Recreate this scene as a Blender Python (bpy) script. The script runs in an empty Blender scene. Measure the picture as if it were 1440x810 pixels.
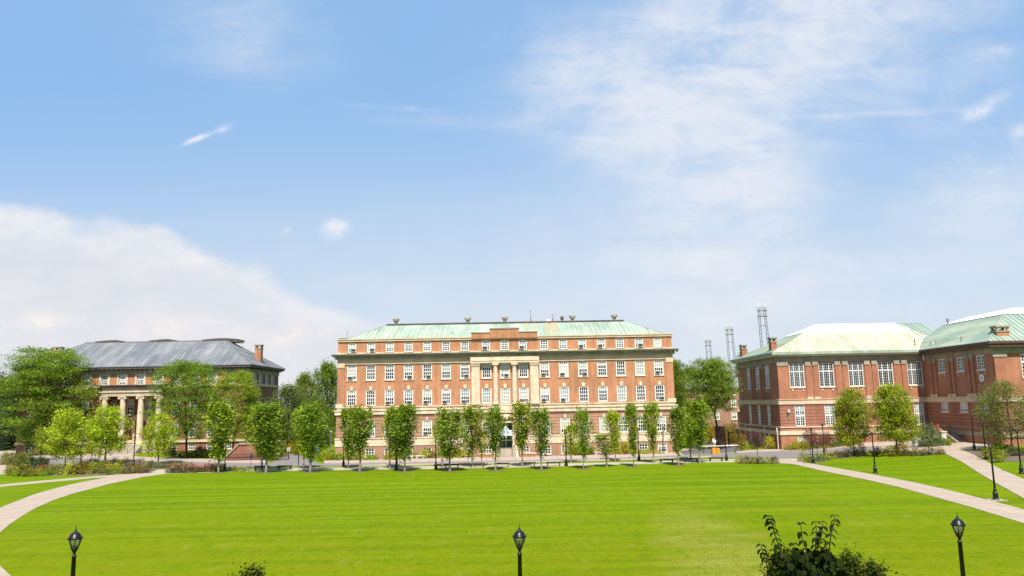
import bpy, bmesh, math, random
import numpy as np
from mathutils import Vector, Matrix

SC = bpy.context.scene
COL = SC.collection
RNG = random.Random(7)
NPR = np.random.default_rng(11)

# ------------------------------------------------------------------ camera model (metres; Y is away from the viewer)
FOC, HORIZ, ROLL, EYE = 1080.0, 566.0, 0.018, 7.2
PITCH = math.atan((HORIZ - 405) / FOC)
_f = Vector((0, math.cos(PITCH), math.sin(PITCH)))
_u = Vector((0, -math.sin(PITCH), math.cos(PITCH)))
_r = Vector((1, 0, 0))
CR = _r * math.cos(ROLL) - _u * math.sin(ROLL)
CU = _u * math.cos(ROLL) + _r * math.sin(ROLL)


def ray(x, y):
    return CR * ((x - 720) / FOC) + CU * ((405 - y) / FOC) + _f


def gp(x, y, z=0.0):
    """sight line through a point of the survey photo down to the level z"""
    d = ray(x, y)
    t = (z - EYE) / d.z
    return Vector((d.x * t, d.y * t, z))


def sstep(v, a, b):
    t = min(1.0, max(0.0, (v - a) / (b - a)))
    return t * t * (3 - 2 * t)


def terrain(x, y):
    """the ground climbs gently towards the red brick wing"""
    return 1.15 * sstep(x, 38, 55) * sstep(y, 48, 78) * (1 - sstep(y, 118, 150))


_gp_flat = gp


def gp(x, y, z=0.0):
    q = _gp_flat(x, y, z)
    if q.x > 30 and 30 < q.y < 190:
        h = 0.0
        for _ in range(30):
            q = _gp_flat(x, y, z + h)
            h += .5 * (terrain(q.x, q.y) - h)
        q = _gp_flat(x, y, z + h)
    return q


def clear(q):
    """keep planting in front of the walls it stands against"""
    for x0, x1, yw in ((36.2, 57.4, 106.9), (-24.6, 22.4, 104.9), (-84, -44.8, 129.6)):
        if x0 < q.x < x1 and q.y > yw:
            q = Vector((q.x * yw / q.y, yw, terrain(q.x * yw / q.y, yw)))
    if q.x > 55.4 and q.y > 90.9:
        k = max(55.2 / q.x, 90.8 / q.y)
        q = Vector((q.x * k, q.y * k, terrain(q.x * k, q.y * k)))
    return q


def atY(x, y, Y):
    d = ray(x, y)
    t = Y / d.y
    return Vector((d.x * t, Y, EYE + d.z * t))


cam_data = bpy.data.cameras.new('camera')
cam = bpy.data.objects.new('camera', cam_data)
COL.objects.link(cam)
cam.matrix_world = Matrix(((CR.x, CU.x, -_f.x, 0), (CR.y, CU.y, -_f.y, 0), (CR.z, CU.z, -_f.z, EYE), (0, 0, 0, 1)))
cam_data.sensor_width = 36
cam_data.lens = 36 * FOC / 1440
cam_data.clip_start = 0.5
cam_data.clip_end = 6000
SC.camera = cam

# ------------------------------------------------------------------ node helpers
def new_mat(name):
    m = bpy.data.materials.new(name)
    m.use_nodes = True
    nt = m.node_tree
    nt.nodes.clear()
    out = nt.nodes.new('ShaderNodeOutputMaterial')
    return m, nt, out


class NB:
    """small node builder"""
    def __init__(s, nt):
        s.nt = nt

    def n(s, t, **k):
        o = s.nt.nodes.new(t)
        for a, b in k.items():
            setattr(o, a, b)
        return o

    def link(s, a, b):
        s.nt.links.new(a, b)

    def put(s, sock, v):
        if isinstance(v, bpy.types.NodeSocket):
            s.link(v, sock)
        else:
            sock.default_value = v

    def math(s, op, a, b=0.0, c=0.0, clamp=False):
        o = s.n('ShaderNodeMath', operation=op, use_clamp=clamp)
        s.put(o.inputs[0], a)
        s.put(o.inputs[1], b)
        s.put(o.inputs[2], c)
        return o.outputs[0]

    def mix(s, fac, a, b, bt='MIX'):
        o = s.n('ShaderNodeMix', data_type='RGBA', blend_type=bt)
        s.put(o.inputs[0], fac)
        s.put(o.inputs[6], a)
        s.put(o.inputs[7], b)
        return o.outputs[2]

    def noise(s, vec, scale, detail=3, rough=.55, dist=0.0, dim='3D'):
        o = s.n('ShaderNodeTexNoise', noise_dimensions=dim)
        if vec is not None:
            s.link(vec, o.inputs['Vector'])
        o.inputs['Scale'].default_value = scale
        o.inputs['Detail'].default_value = detail
        o.inputs['Roughness'].default_value = rough
        o.inputs['Distortion'].default_value = dist
        return o.outputs['Fac']

    def ramp(s, fac, stops):
        o = s.n('ShaderNodeValToRGB')
        el = o.color_ramp.elements
        while len(el) < len(stops):
            el.new(.5)
        for e, (p, c) in zip(el, stops):
            e.position = p
            e.color = (*c, 1) if len(c) == 3 else c
        s.link(fac, o.inputs[0])
        return o.outputs[0]

    def smooth(s, v, a, b, lo=0.0, hi=1.0):
        o = s.n('ShaderNodeMapRange', interpolation_type='SMOOTHSTEP')
        s.put(o.inputs[0], v)
        s.put(o.inputs[1], a)
        s.put(o.inputs[2], b)
        s.put(o.inputs[3], lo)
        s.put(o.inputs[4], hi)
        return o.outputs[0]

    def xyz(s, vec):
        o = s.n('ShaderNodeSeparateXYZ')
        s.link(vec, o.inputs[0])
        return o.outputs

    def comb(s, x, y, z):
        o = s.n('ShaderNodeCombineXYZ')
        s.put(o.inputs[0], x)
        s.put(o.inputs[1], y)
        s.put(o.inputs[2], z)
        return o.outputs[0]

    def mapping(s, vec, sc=(1, 1, 1), rot=(0, 0, 0), loc=(0, 0, 0)):
        o = s.n('ShaderNodeMapping')
        s.link(vec, o.inputs[0])
        o.inputs['Scale'].default_value = sc
        o.inputs['Rotation'].default_value = rot
        o.inputs['Location'].default_value = loc
        return o.outputs[0]


def principled(b, out, col, rough=.8, spec=.3, metal=0.0, bump=None, bump_s=.3, bump_d=.02):
    p = b.n('ShaderNodeBsdfPrincipled')
    b.put(p.inputs['Base Color'], col if isinstance(col, bpy.types.NodeSocket) else (*col, 1))
    b.put(p.inputs['Roughness'], rough)
    p.inputs['Specular IOR Level'].default_value = spec
    p.inputs['Metallic'].default_value = metal
    if bump is not None:
        bn = b.n('ShaderNodeBump')
        bn.inputs['Strength'].default_value = bump_s
        bn.inputs['Distance'].default_value = bump_d
        b.link(bump, bn.inputs['Height'])
        b.link(bn.outputs[0], p.inputs['Normal'])
    b.link(p.outputs[0], out.inputs[0])
    return p


def wpos(b):
    return b.n('ShaderNodeNewGeometry').outputs['Position']


def simple(name, col, rough=.7, spec=.3, metal=0.0, var=.12, scale=1.5):
    m, nt, out = new_mat(name)
    b = NB(nt)
    w = wpos(b)
    nz = b.noise(w, scale, 4, .6)
    lo = tuple(c * (1 - var) for c in col)
    hi = tuple(min(1, c * (1 + var)) for c in col)
    c = b.ramp(nz, [(.3, lo), (.7, hi)])
    principled(b, out, c, rough, spec, metal)
    return m


def brick(name, c1, c2, mortar, band=None, pitch=.4, stain=.25):
    """brickwork; with band: every pitch metres a dark course, groove shade put into its colour"""
    m, nt, out = new_mat(name)
    b = NB(nt)
    w = wpos(b)
    x, y, z = b.xyz(w)
    v = b.comb(b.math('ADD', x, y), z, 0.0)
    t = b.n('ShaderNodeTexBrick')
    b.link(v, t.inputs['Vector'])
    t.inputs['Color1'].default_value = (*c1, 1)
    t.inputs['Color2'].default_value = (*c2, 1)
    t.inputs['Mortar'].default_value = (*mortar, 1)
    t.inputs['Scale'].default_value = 1
    t.inputs['Mortar Size'].default_value = .008
    t.inputs['Brick Width'].default_value = .22
    t.inputs['Row Height'].default_value = .075
    n1 = b.noise(w, .35, 5, .6)
    n2 = b.noise(b.mapping(w, (2.2, 2.2, .25)), 1.0, 4, .6)
    n3 = b.noise(w, 3.0, 3, .6)
    f = b.math('ADD', b.math('MULTIPLY', n1, .5), b.math('MULTIPLY', n2, .5))
    f = b.math('ADD', b.math('MULTIPLY', f, .75), b.math('MULTIPLY', n3, .25))
    g = b.smooth(f, .3, .7, 1 - stain, 1 + stain)
    c = b.mix(1.0, t.outputs[0], b.comb(g, g, g), 'MULTIPLY')
    h = t.outputs[1]
    if band:
        fr = b.math('FRACT', b.math('DIVIDE', z, pitch))
        k = b.math('LESS_THAN', fr, .2)
        c = b.mix(k, c, (*band, 1))  # recessed courses: their shade is painted on as a dark tone
    principled(b, out, c, .9, .15, bump=h, bump_s=.25, bump_d=.004)
    return m


def patina(name, base, alt, streak, streak_amt=.45, white=None):
    """sheet-metal roof: weathered, with run-off streaks down the slope"""
    m, nt, out = new_mat(name)
    b = NB(nt)
    w = wpos(b)
    n1 = b.noise(w, .22, 5, .6)
    n2 = b.noise(b.mapping(w, (2.6, .16, .16)), 1.0, 4, .65)
    n3 = b.noise(b.mapping(w, (.8, .12, .12)), 1.0, 3, .6)
    c = b.mix(b.smooth(n1, .35, .65), (*base, 1), (*alt, 1))
    c = b.mix(b.smooth(n2, .5, .8, 0, streak_amt), c, (*streak, 1))
    g = b.smooth(n3, .3, .7, .84, 1.14)
    c = b.mix(1.0, c, b.comb(g, g, g), 'MULTIPLY')
    principled(b, out, c, .65, .3)
    return m


M = {}
M['brick_orange'] = brick('brick_orange', (.43, .178, .082), (.37, .145, .063), (.45, .31, .21), stain=.32)
M['brick_pink'] = brick('brick_pink', (.40, .215, .145), (.35, .18, .115), (.40, .30, .22), band=(.25, .10, .06), pitch=.42)
M['brick_pink_plain'] = brick('brick_pink_plain', (.36, .18, .11), (.31, .145, .085), (.38, .28, .20))
M['brick_red'] = brick('brick_red', (.385, .155, .083), (.325, .125, .066), (.34, .2, .14))
M['brick_red_band'] = brick('brick_red_band', (.33, .135, .08), (.28, .105, .062), (.3, .19, .14), band=(.20, .075, .048), pitch=.45)
M['brick_left'] = brick('brick_left', (.26, .09, .055), (.2, .07, .045), (.3, .2, .15))
M['brick_house'] = brick('brick_house', (.30, .145, .095), (.25, .115, .075), (.36, .27, .21))
M['stone'] = simple('stone', (.55, .43, .29), .85, .2, var=.16, scale=.7)
M['stone_grey'] = simple('stone_grey', (.30, .255, .19), .85, .2, var=.25, scale=.8)
M['stone_pale'] = simple('stone_pale', (.60, .49, .345), .85, .2, var=.2, scale=1.1)
M['cornice'] = simple('cornice', (.33, .30, .215), .8, .2, var=.25, scale=.9)
M['white_paint'] = simple('white_paint', (.74, .73, .69), .5, .3, var=.05)
M['dull_white'] = simple('dull_white', (.55, .56, .56), .5, .3, var=.08)
M['copper_green'] = patina('copper_green', (.255, .335, .265), (.335, .395, .315), (.44, .40, .28), .6)
M['copper_pale'] = patina('copper_pale', (.215, .295, .25), (.295, .345, .275), (.42, .40, .29), .5)
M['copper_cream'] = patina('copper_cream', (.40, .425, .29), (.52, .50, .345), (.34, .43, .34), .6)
M['grey_metal_roof'] = patina('grey_metal_roof', (.135, .15, .17), (.20, .21, .225), (.38, .36, .35), .75)
M['slate'] = simple('slate', (.2, .2, .2), .8, .2, var=.2)
M['white_membrane'] = simple('white_membrane', (.86, .85, .81), .5, .4, var=.03)
M['brown_cornice'] = simple('brown_cornice', (.10, .055, .04), .6, .3, var=.2)
M['dark_cornice'] = simple('dark_cornice', (.085, .07, .062), .7, .25, var=.25)
M['black_metal'] = simple('black_metal', (.008, .007, .007), .36, .35, var=.15, scale=4)
M['rail_metal'] = simple('rail_metal', (.03, .03, .032), .5, .4)
M['grey_metal'] = simple('grey_metal', (.20, .20, .215), .5, .4, .2, var=.1)
M['dark_wood'] = simple('dark_wood', (.075, .06, .05), .7, .3, var=.2, scale=6)
M['door_red'] = simple('door_red', (.17, .035, .02), .5, .4)
M['door_dark'] = simple('door_dark', (.03, .032, .035), .35, .5)
M['bark'] = simple('bark', (.10, .075, .055), .9, .1, var=.35, scale=5)
M['bark_pale'] = simple('bark_pale', (.27, .22, .165), .9, .1, var=.3, scale=5)
M['bark_dark'] = simple('bark_dark', (.04, .03, .025), .9, .1, var=.35, scale=5)
M['orange_paint'] = simple('orange_paint', (.62, .27, .02), .5, .4)
M['blue_paint'] = simple('blue_paint', (.05, .11, .22), .5, .4)
M['ac_grey'] = simple('ac_grey', (.42, .41, .38), .6, .3)
M['concrete_seat'] = simple('concrete_seat', (.5, .47, .42), .85, .2)
M['rust_red'] = simple('rust_red', (.3, .05, .03), .6, .3)
M['canopy_glass'] = simple('canopy_glass', (.20, .25, .28), .15, .6, var=.15)
M['rust_stain'] = simple('rust_stain', (.44, .29, .15), .8, .15, var=.3, scale=2)
M['soil'] = simple('soil', (.13, .10, .075), .95, .1, var=.35, scale=2.5)


def pane_material():
    m, nt, out = new_mat('window_glass')
    b = NB(nt)
    oi = b.n('ShaderNodeObjectInfo')
    c = b.ramp(oi.outputs['Random'], [(0, (.010, .012, .014)), (.6, (.018, .021, .023)), (.85, (.04, .05, .05)), (1, (.07, .09, .09))])
    principled(b, out, c, .06, .7)
    return m


def blind_material():
    m, nt, out = new_mat('window_blind')
    b = NB(nt)
    oi = b.n('ShaderNodeObjectInfo')
    x, y, z = b.xyz(wpos(b))
    c = b.ramp(oi.outputs['Random'], [(0, (.46, .42, .34)), (.35, (.36, .42, .38)), (.65, (.22, .28, .27)), (1, (.56, .54, .48))])
    s = b.math('FRACT', b.math('MULTIPLY', z, 12.0))
    g = b.smooth(s, 0, 1, .85, 1.05)
    c = b.mix(1.0, c, b.comb(g, g, g), 'MULTIPLY')
    p = principled(b, out, c, .25, .6)
    return m


M['pane'] = pane_material()
M['blind'] = blind_material()


def lamp_glass():
    m, nt, out = new_mat('lamp_glass')
    b = NB(nt)
    t = b.n('ShaderNodeBsdfTransparent')
    t.inputs[0].default_value = (.86, .88, .86, 1)
    g = b.n('ShaderNodeBsdfGlossy')
    g.inputs['Roughness'].default_value = .08
    d = b.n('ShaderNodeBsdfTranslucent')
    d.inputs[0].default_value = (.8, .8, .78, 1)
    fr = b.n('ShaderNodeFresnel')
    m1 = b.n('ShaderNodeMixShader')
    m1.inputs[0].default_value = .3
    b.link(t.outputs[0], m1.inputs[1])
    b.link(d.outputs[0], m1.inputs[2])
    m2 = b.n('ShaderNodeMixShader')
    b.link(fr.outputs[0], m2.inputs[0])
    b.link(m1.outputs[0], m2.inputs[1])
    b.link(g.outputs[0], m2.inputs[2])
    b.link(m2.outputs[0], out.inputs[0])
    return m


M['lamp_glass'] = lamp_glass()


def foliage_material(name='foliage', trans=.34, rough=.55, spec=.25):
    m, nt, out = new_mat(name)
    b = NB(nt)
    oi = b.n('ShaderNodeObjectInfo')
    w = wpos(b)
    n1 = b.noise(w, .9, 3, .6)
    n2 = b.noise(w, 7.0, 2, .6)
    f = b.math('ADD', b.math('MULTIPLY', n1, .6), b.math('MULTIPLY', n2, .4))
    g = b.smooth(f, .3, .7, .62, 1.42)
    c = b.mix(1.0, oi.outputs['Color'], b.comb(g, g, b.math('MULTIPLY', g, .9)), 'MULTIPLY')
    warm = b.mix(1.0, c, (1.35, 1.08, .6, 1), 'MULTIPLY')
    c = b.mix(b.smooth(n2, .45, .75), c, warm)
    p = b.n('ShaderNodeBsdfPrincipled')
    b.link(c, p.inputs['Base Color'])
    p.inputs['Roughness'].default_value = rough
    p.inputs['Specular IOR Level'].default_value = spec
    t = b.n('ShaderNodeBsdfTranslucent')
    tc = b.mix(1.0, c, (1.25, 1.3, .5, 1), 'MULTIPLY')
    b.link(tc, t.inputs[0])
    mx = b.n('ShaderNodeMixShader')
    mx.inputs[0].default_value = trans
    b.link(p.outputs[0], mx.inputs[1])
    b.link(t.outputs[0], mx.inputs[2])
    b.link(mx.outputs[0], out.inputs[0])
    return m


M['foliage'] = foliage_material()
M['shaded_leaf'] = foliage_material('shaded_leaf', .12, .75, .06)  # for the near shrubs, whose colours include shade cast from behind the viewer


def lawn_material():
    m, nt, out = new_mat('lawn_grass')
    b = NB(nt)
    w = wpos(b)
    x, y, z = b.xyz(w)
    # mowing passes running across the lawn, uneven in width and strength
    wob = b.noise(b.mapping(w, (.03, .12, 0)), 1.0, 3, .5)
    st = b.noise(b.mapping(w, (.018, .75, 0)), 1.0, 2, .5)
    st2 = b.noise(b.mapping(w, (.08, 2.3, 0)), 1.0, 3, .6)
    big = b.noise(w, .07, 4, .6)
    mid = b.noise(b.mapping(w, (.35, 1.2, 0)), 1.0, 4, .65)
    fine = b.noise(w, 9.0, 3, .7)
    blade = b.noise(w, 38.0, 2, .7)
    c = b.mix(b.smooth(st, .42, .58), (.080, .148, .0011, 1), (.130, .196, .0014, 1))
    c = b.mix(b.smooth(st2, .42, .66, 0, .7), c, (.140, .205, .002, 1))
    c = b.mix(b.smooth(big, .48, .72, 0, .6), c, (.138, .190, .0018, 1))
    str_ = b.noise(b.mapping(w, (.55, 4.2, 0)), 1.0, 4, .7)
    c = b.mix(b.smooth(str_, .50, .74, 0, .55), c, (.075, .122, .001, 1))
    c = b.mix(b.smooth(mid, .56, .74, 0, .75), c, (.175, .195, .022, 1))
    # drier grass nearer the viewer and one worn patch
    near = b.smooth(y, 72, 26, 0, .8)
    c = b.mix(b.math('MULTIPLY', near, b.smooth(mid, .3, .7, .35, 1)), c, (.145, .160, .0012, 1))
    dx = b.math('DIVIDE', b.math('SUBTRACT', x, b.math('ADD', 5.0, b.math('MULTIPLY', y, .125))), 3.1)
    dy = b.math('DIVIDE', b.math('SUBTRACT', y, 33.0), 19.0)
    rr = b.math('ADD', b.math('MULTIPLY', dx, dx), b.math('MULTIPLY', dy, dy))
    pn = b.noise(b.mapping(w, (.16, .3, 0)), 1.0, 5, .65)
    rr = b.math('ADD', rr, b.math('MULTIPLY', b.math('SUBTRACT', pn, .5), 4.5))
    dry = b.smooth(rr, 1.5, -.4, 0, 1)
    c = b.mix(b.math('MULTIPLY', dry, b.smooth(b.math('ADD', b.math('MULTIPLY', fine, .5), b.math('MULTIPLY', str_, .5)), .40, .62, .08, .72)), c, (.28, .24, .065, 1))
    spk = b.noise(b.mapping(w, (2.6, 1.3, 0)), 1.0, 4, .8)
    c = b.mix(b.smooth(spk, .54, .68, 0, .55), c, (.185, .205, .016, 1))
    c = b.mix(b.smooth(spk, .47, .34, 0, .6), c, (.066, .122, .001, 1))
    spk2 = b.noise(b.mapping(w, (.9, .34, 0), loc=(7, 3, 0)), 1.0, 5, .75)
    c = b.mix(b.smooth(spk2, .54, .70, 0, .5), c, (.19, .20, .03, 1))
    c = b.mix(b.smooth(spk2, .46, .34, 0, .45), c, (.078, .135, .001, 1))
    g = b.math('ADD', b.math('MULTIPLY', fine, .6), b.math('MULTIPLY', blade, .4))
    g = b.smooth(g, .3, .7, .70, 1.30)
    c = b.mix(1.0, c, b.comb(g, g, g), 'MULTIPLY')
    principled(b, out, c, .9, .03, bump=b.math('ADD', fine, blade), bump_s=.5, bump_d=.04)
    return m


M['lawn'] = lawn_material()


def paving(name, c1, c2, joint=1.5, rough=.9):
    m, nt, out = new_mat(name)
    b = NB(nt)
    w = wpos(b)
    n1 = b.noise(w, .5, 5, .6)
    n2 = b.noise(w, 12.0, 3, .7)
    f = b.math('ADD', b.math('MULTIPLY', n1, .65), b.math('MULTIPLY', n2, .35))
    c = b.ramp(f, [(.3, c1), (.7, c2)])
    n3 = b.noise(w, 1.6, 5, .7, .6)
    c = b.mix(b.smooth(n3, .54, .74, 0, .4), c, (c1[0] * .62, c1[1] * .62, c1[2] * .62, 1))
    if joint:
        x, y, z = b.xyz(w)
        jx = b.math('LESS_THAN', b.math('FRACT', b.math('DIVIDE', x, joint)), .045)
        jy = b.math('LESS_THAN', b.math('FRACT', b.math('DIVIDE', y, joint)), .045)
        c = b.mix(b.math('MULTIPLY', b.math('MAXIMUM', jx, jy), .6), c, (c1[0] * .5, c1[1] * .5, c1[2] * .5, 1))
    principled(b, out, c, rough, .2, bump=n2, bump_s=.2, bump_d=.01)
    return m


M['path'] = paving('path_concrete', (.315, .25, .195), (.40, .325, .255), 1.5)
M['walk'] = paving('walk_concrete', (.33, .285, .215), (.41, .36, .28), 1.5)
M['sidewalk'] = paving('sidewalk_concrete', (.32, .255, .215), (.41, .335, .285), 1.8)
M['asphalt'] = paving('asphalt', (.155, .14, .14), (.215, .195, .19), 0)
M['asphalt_dark'] = paving('asphalt_dark', (.10, .092, .095), (.14, .13, .13), 0)
M['kerb'] = simple('kerb_stone', (.42, .38, .33), .9, .2)

# ------------------------------------------------------------------ mesh helpers
WOFF = {}


def woff(o):
    return WOFF.get(o.name, Vector((0, 0, 0)))


class MB:
    def __init__(s):
        s.v = []
        s.f = []

    def quad(s, a, b, c, d):
        i = len(s.v)
        s.v += [tuple(a), tuple(b), tuple(c), tuple(d)]
        s.f.append((i, i + 1, i + 2, i + 3))

    def tri(s, a, b, c):
        i = len(s.v)
        s.v += [tuple(a), tuple(b), tuple(c)]
        s.f.append((i, i + 1, i + 2))

    def poly(s, pts):
        i = len(s.v)
        s.v += [tuple(p) for p in pts]
        s.f.append(tuple(range(i, i + len(pts))))

    def box(s, x0, x1, y0, y1, z0, z1):
        i = len(s.v)
        s.v += [(x0, y0, z0), (x1, y0, z0), (x1, y1, z0), (x0, y1, z0), (x0, y0, z1), (x1, y0, z1), (x1, y1, z1), (x0, y1, z1)]
        for q in ((0, 3, 2, 1), (4, 5, 6, 7), (0, 1, 5, 4), (1, 2, 6, 5), (2, 3, 7, 6), (3, 0, 4, 7)):
            s.f.append(tuple(i + k for k in q))

    def obox(s, p, q, w, h, up=(0, 0, 1)):
        """bar of width w and height h between two points"""
        p, q = Vector(p), Vector(q)
        d = (q - p).normalized()
        side = d.cross(Vector(up))
        if side.length < 1e-4:
            side = d.cross(Vector((1, 0, 0)))
        side = side.normalized()
        upv = side.cross(d).normalized()
        a, b = side * (w / 2), upv * (h / 2)
        i = len(s.v)
        for c in (p, q):
            s.v += [tuple(c - a - b), tuple(c + a - b), tuple(c + a + b), tuple(c - a + b)]
        for k in ((0, 3, 2, 1), (4, 5, 6, 7), (0, 1, 5, 4), (1, 2, 6, 5), (2, 3, 7, 6), (3, 0, 4, 7)):
            s.f.append(tuple(i + t for t in k))

    def tube(s, pts, radii, n=8, cap=True):
        pts = [Vector(p) for p in pts]
        i0 = len(s.v)
        for k, p in enumerate(pts):
            d = (pts[min(k + 1, len(pts) - 1)] - pts[max(k - 1, 0)])
            d = d.normalized() if d.length > 1e-6 else Vector((0, 0, 1))
            a = d.cross(Vector((0, 1, 0)) if abs(d.y) < .9 else Vector((1, 0, 0))).normalized()
            b = d.cross(a)
            for j in range(n):
                t = 2 * math.pi * j / n
                s.v.append(tuple(p + (a * math.cos(t) + b * math.sin(t)) * radii[k]))
        for k in range(len(pts) - 1):
            for j in range(n):
                a = i0 + k * n + j
                b = i0 + k * n + (j + 1) % n
                s.f.append((a, b, b + n, a + n))
        if cap:
            s.f.append(tuple(i0 + j for j in range(n))[::-1])
            s.f.append(tuple(i0 + (len(pts) - 1) * n + j for j in range(n)))

    def lathe(s, prof, n=16, c=(0, 0, 0)):
        """prof: list of (radius, z)"""
        i0 = len(s.v)
        for r, z in prof:
            for j in range(n):
                t = 2 * math.pi * j / n
                s.v.append((c[0] + r * math.cos(t), c[1] + r * math.sin(t), c[2] + z))
        for k in range(len(prof) - 1):
            for j in range(n):
                a = i0 + k * n + j
                b = i0 + k * n + (j + 1) % n
                s.f.append((a, b, b + n, a + n))
        s.f.append(tuple(i0 + j for j in range(n))[::-1])
        s.f.append(tuple(i0 + (len(prof) - 1) * n + j for j in range(n)))

    def prism(s, pts, z0, z1):
        """plan outline between two levels"""
        n = len(pts)
        i = len(s.v)
        s.v += [(p[0], p[1], z0) for p in pts] + [(p[0], p[1], z1) for p in pts]
        s.f.append(tuple(i + k for k in range(n))[::-1])
        s.f.append(tuple(i + n + k for k in range(n)))
        for k in range(n):
            l = (k + 1) % n
            s.f.append((i + k, i + l, i + n + l, i + n + k))

    def extr(s, pts, d):
        """planar outline (3D points) thickened along d"""
        n = len(pts)
        d = Vector(d)
        i = len(s.v)
        s.v += [tuple(p) for p in pts] + [tuple(Vector(p) + d) for p in pts]
        s.f.append(tuple(i + k for k in range(n))[::-1])
        s.f.append(tuple(i + n + k for k in range(n)))
        for k in range(n):
            l = (k + 1) % n
            s.f.append((i + k, i + l, i + n + l, i + n + k))

    def mesh(s, name, mat, off=(0, 0, 0), smooth=False):
        me = bpy.data.meshes.new(name)
        off = Vector(off)
        me.from_pydata([tuple(Vector(v) - off) for v in s.v], [], s.f)
        if mat is not None:
            me.materials.append(mat)
        if smooth:
            me.polygons.foreach_set('use_smooth', [True] * len(me.polygons))
        me.update()
        return me

    def build(s, name, mat, parent=None, smooth=False):
        """world-space geometry into one object, under parent if given"""
        off = woff(parent) if parent else Vector((0, 0, 0))
        o = bpy.data.objects.new(name, s.mesh(name, mat, off, smooth))
        COL.objects.link(o)
        if parent:
            o.parent = parent
        WOFF[o.name] = off
        return o


def tag(o, label=None, cat=None, group=None, kind=None):
    if label:
        o['label'] = label
    if cat:
        o['category'] = cat
    if group:
        o['group'] = group
    if kind:
        o['kind'] = kind
    return o


def empty(name, loc, label, cat, group=None):
    o = bpy.data.objects.new(name, None)
    COL.objects.link(o)
    o.location = loc
    o.empty_display_size = .3
    WOFF[o.name] = Vector(loc)
    return tag(o, label, cat, group)


def link_mesh(name, me, parent, loc=(0, 0, 0), rz=0.0):
    """an object on shared mesh data, placed in its parent's frame"""
    o = bpy.data.objects.new(name, me)
    COL.objects.link(o)
    if parent:
        o.parent = parent
    o.location = loc
    o.rotation_euler = (0, 0, rz)
    return o


def copy_tree(o, parent=None):
    c = o.copy()
    COL.objects.link(c)
    c.parent = parent
    for ch in list(o.children):
        copy_tree(ch, c)
    return c


def facade(mb, o, u, n, length, z0, z1, holes, d=.2):
    """wall sheet from o along u with rectangular openings (a0, a1, z0, z1) and their reveals"""
    o, u, n = Vector(o), Vector(u), Vector(n)
    hs = [h for h in holes if h[3] > z0 + 1e-3 and h[2] < z1 - 1e-3]
    us = sorted({0.0, length, *[h[0] for h in hs], *[h[1] for h in hs]})
    zs = sorted({z0, z1, *[max(z0, h[2]) for h in hs], *[min(z1, h[3]) for h in hs]})

    def P(a, z, k=0.0):
        q = o + u * a - n * k
        return (q.x, q.y, z)
    for i in range(len(us) - 1):
        for j in range(len(zs) - 1):
            cu, cz = (us[i] + us[i + 1]) / 2, (zs[j] + zs[j + 1]) / 2
            if any(h[0] < cu < h[1] and h[2] < cz < h[3] for h in hs):
                continue
            mb.quad(P(us[i], zs[j]), P(us[i + 1], zs[j]), P(us[i + 1], zs[j + 1]), P(us[i], zs[j + 1]))
    for a, b, c, e in hs:
        mb.quad(P(a, c), P(a, c, d), P(a, e, d), P(a, e))
        mb.quad(P(b, c), P(b, c, d), P(b, e, d), P(b, e))
        mb.quad(P(a, e), P(b, e), P(b, e, d), P(a, e, d))
        mb.quad(P(a, c), P(b, c), P(b, c, d), P(a, c, d))


# ------------------------------------------------------------------ windows: frame mesh + pane, blind, sill ... as children
WCACHE = {}


def window_meshes(w, h, cols, rows, rail=True, mull=(), bar=.05, case=.1, transom=None):
    key = (round(w, 3), round(h, 3), cols, rows, rail, mull, bar, case, transom)
    if key in WCACHE:
        return WCACHE[key]
    mb = MB()
    y0, y1 = .05, .15
    mb.box(-w / 2, -w / 2 + case, y0, y1, 0, h)
    mb.box(w / 2 - case, w / 2, y0, y1, 0, h)
    mb.box(-w / 2 + case, w / 2 - case, y0, y1, h - case, h)
    mb.box(-w / 2 + case, w / 2 - case, y0, y1, 0, case)
    iw, ih = w - 2 * case, h - 2 * case
    for k in range(1, cols):
        x = -iw / 2 + iw * k / cols
        t = bar if k not in mull else .11
        mb.box(x - t / 2, x + t / 2, y0 + .03, y1 - .01, case, h - case)
    for k in range(1, rows):
        z = case + ih * k / rows
        t = bar
        if rail and rows % 2 == 0 and k == rows // 2:
            t = bar * 1.7
        if transom == k:
            t = .14 if case < .1 else .24
        mb.box(-iw / 2, iw / 2, y0 + .028, y1 - .012, z - t / 2, z + t / 2)
    fr = mb.mesh('window_frame', M['white_paint'])
    pb = MB()
    pb.box(-w / 2 + case * .6, w / 2 - case * .6, .127, .165, case * .6, h - case * .6)
    pn = pb.mesh('window_pane', M['pane'])
    WCACHE[key] = (fr, pn)
    return WCACHE[key]


BCACHE = {}


def unit_mesh(key, fn):
    if key not in BCACHE:
        BCACHE[key] = fn()
    return BCACHE[key]


def boxmesh(name, mat, *b):
    def f():
        mb = MB()
        mb.box(*b)
        return mb.mesh(name, mat)
    return unit_mesh((name, mat.name, *[round(t, 3) for t in b]), f)


def keystone_mesh(w, h, kind):
    def f():
        mb = MB()
        if kind == 'plain':
            mb.extr([(-.1, -.05, h - .02), (.1, -.05, h - .02), (.15, -.05, h + .42), (-.15, -.05, h + .42)], (0, .1, 0))
        else:
            pts = [(-.12, -.05, h - .02), (.12, -.05, h - .02)]
            for k in range(9):
                t = -.35 + (math.pi + .7) * k / 8
                pts.append((.23 * math.cos(t), -.05, h + .34 + .23 * math.sin(t)))
            mb.extr(pts, (0, .1, 0))
        return mb.mesh('keystone', M['stone_pale'])
    return unit_mesh(('key', round(h, 3), kind), f)


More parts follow.
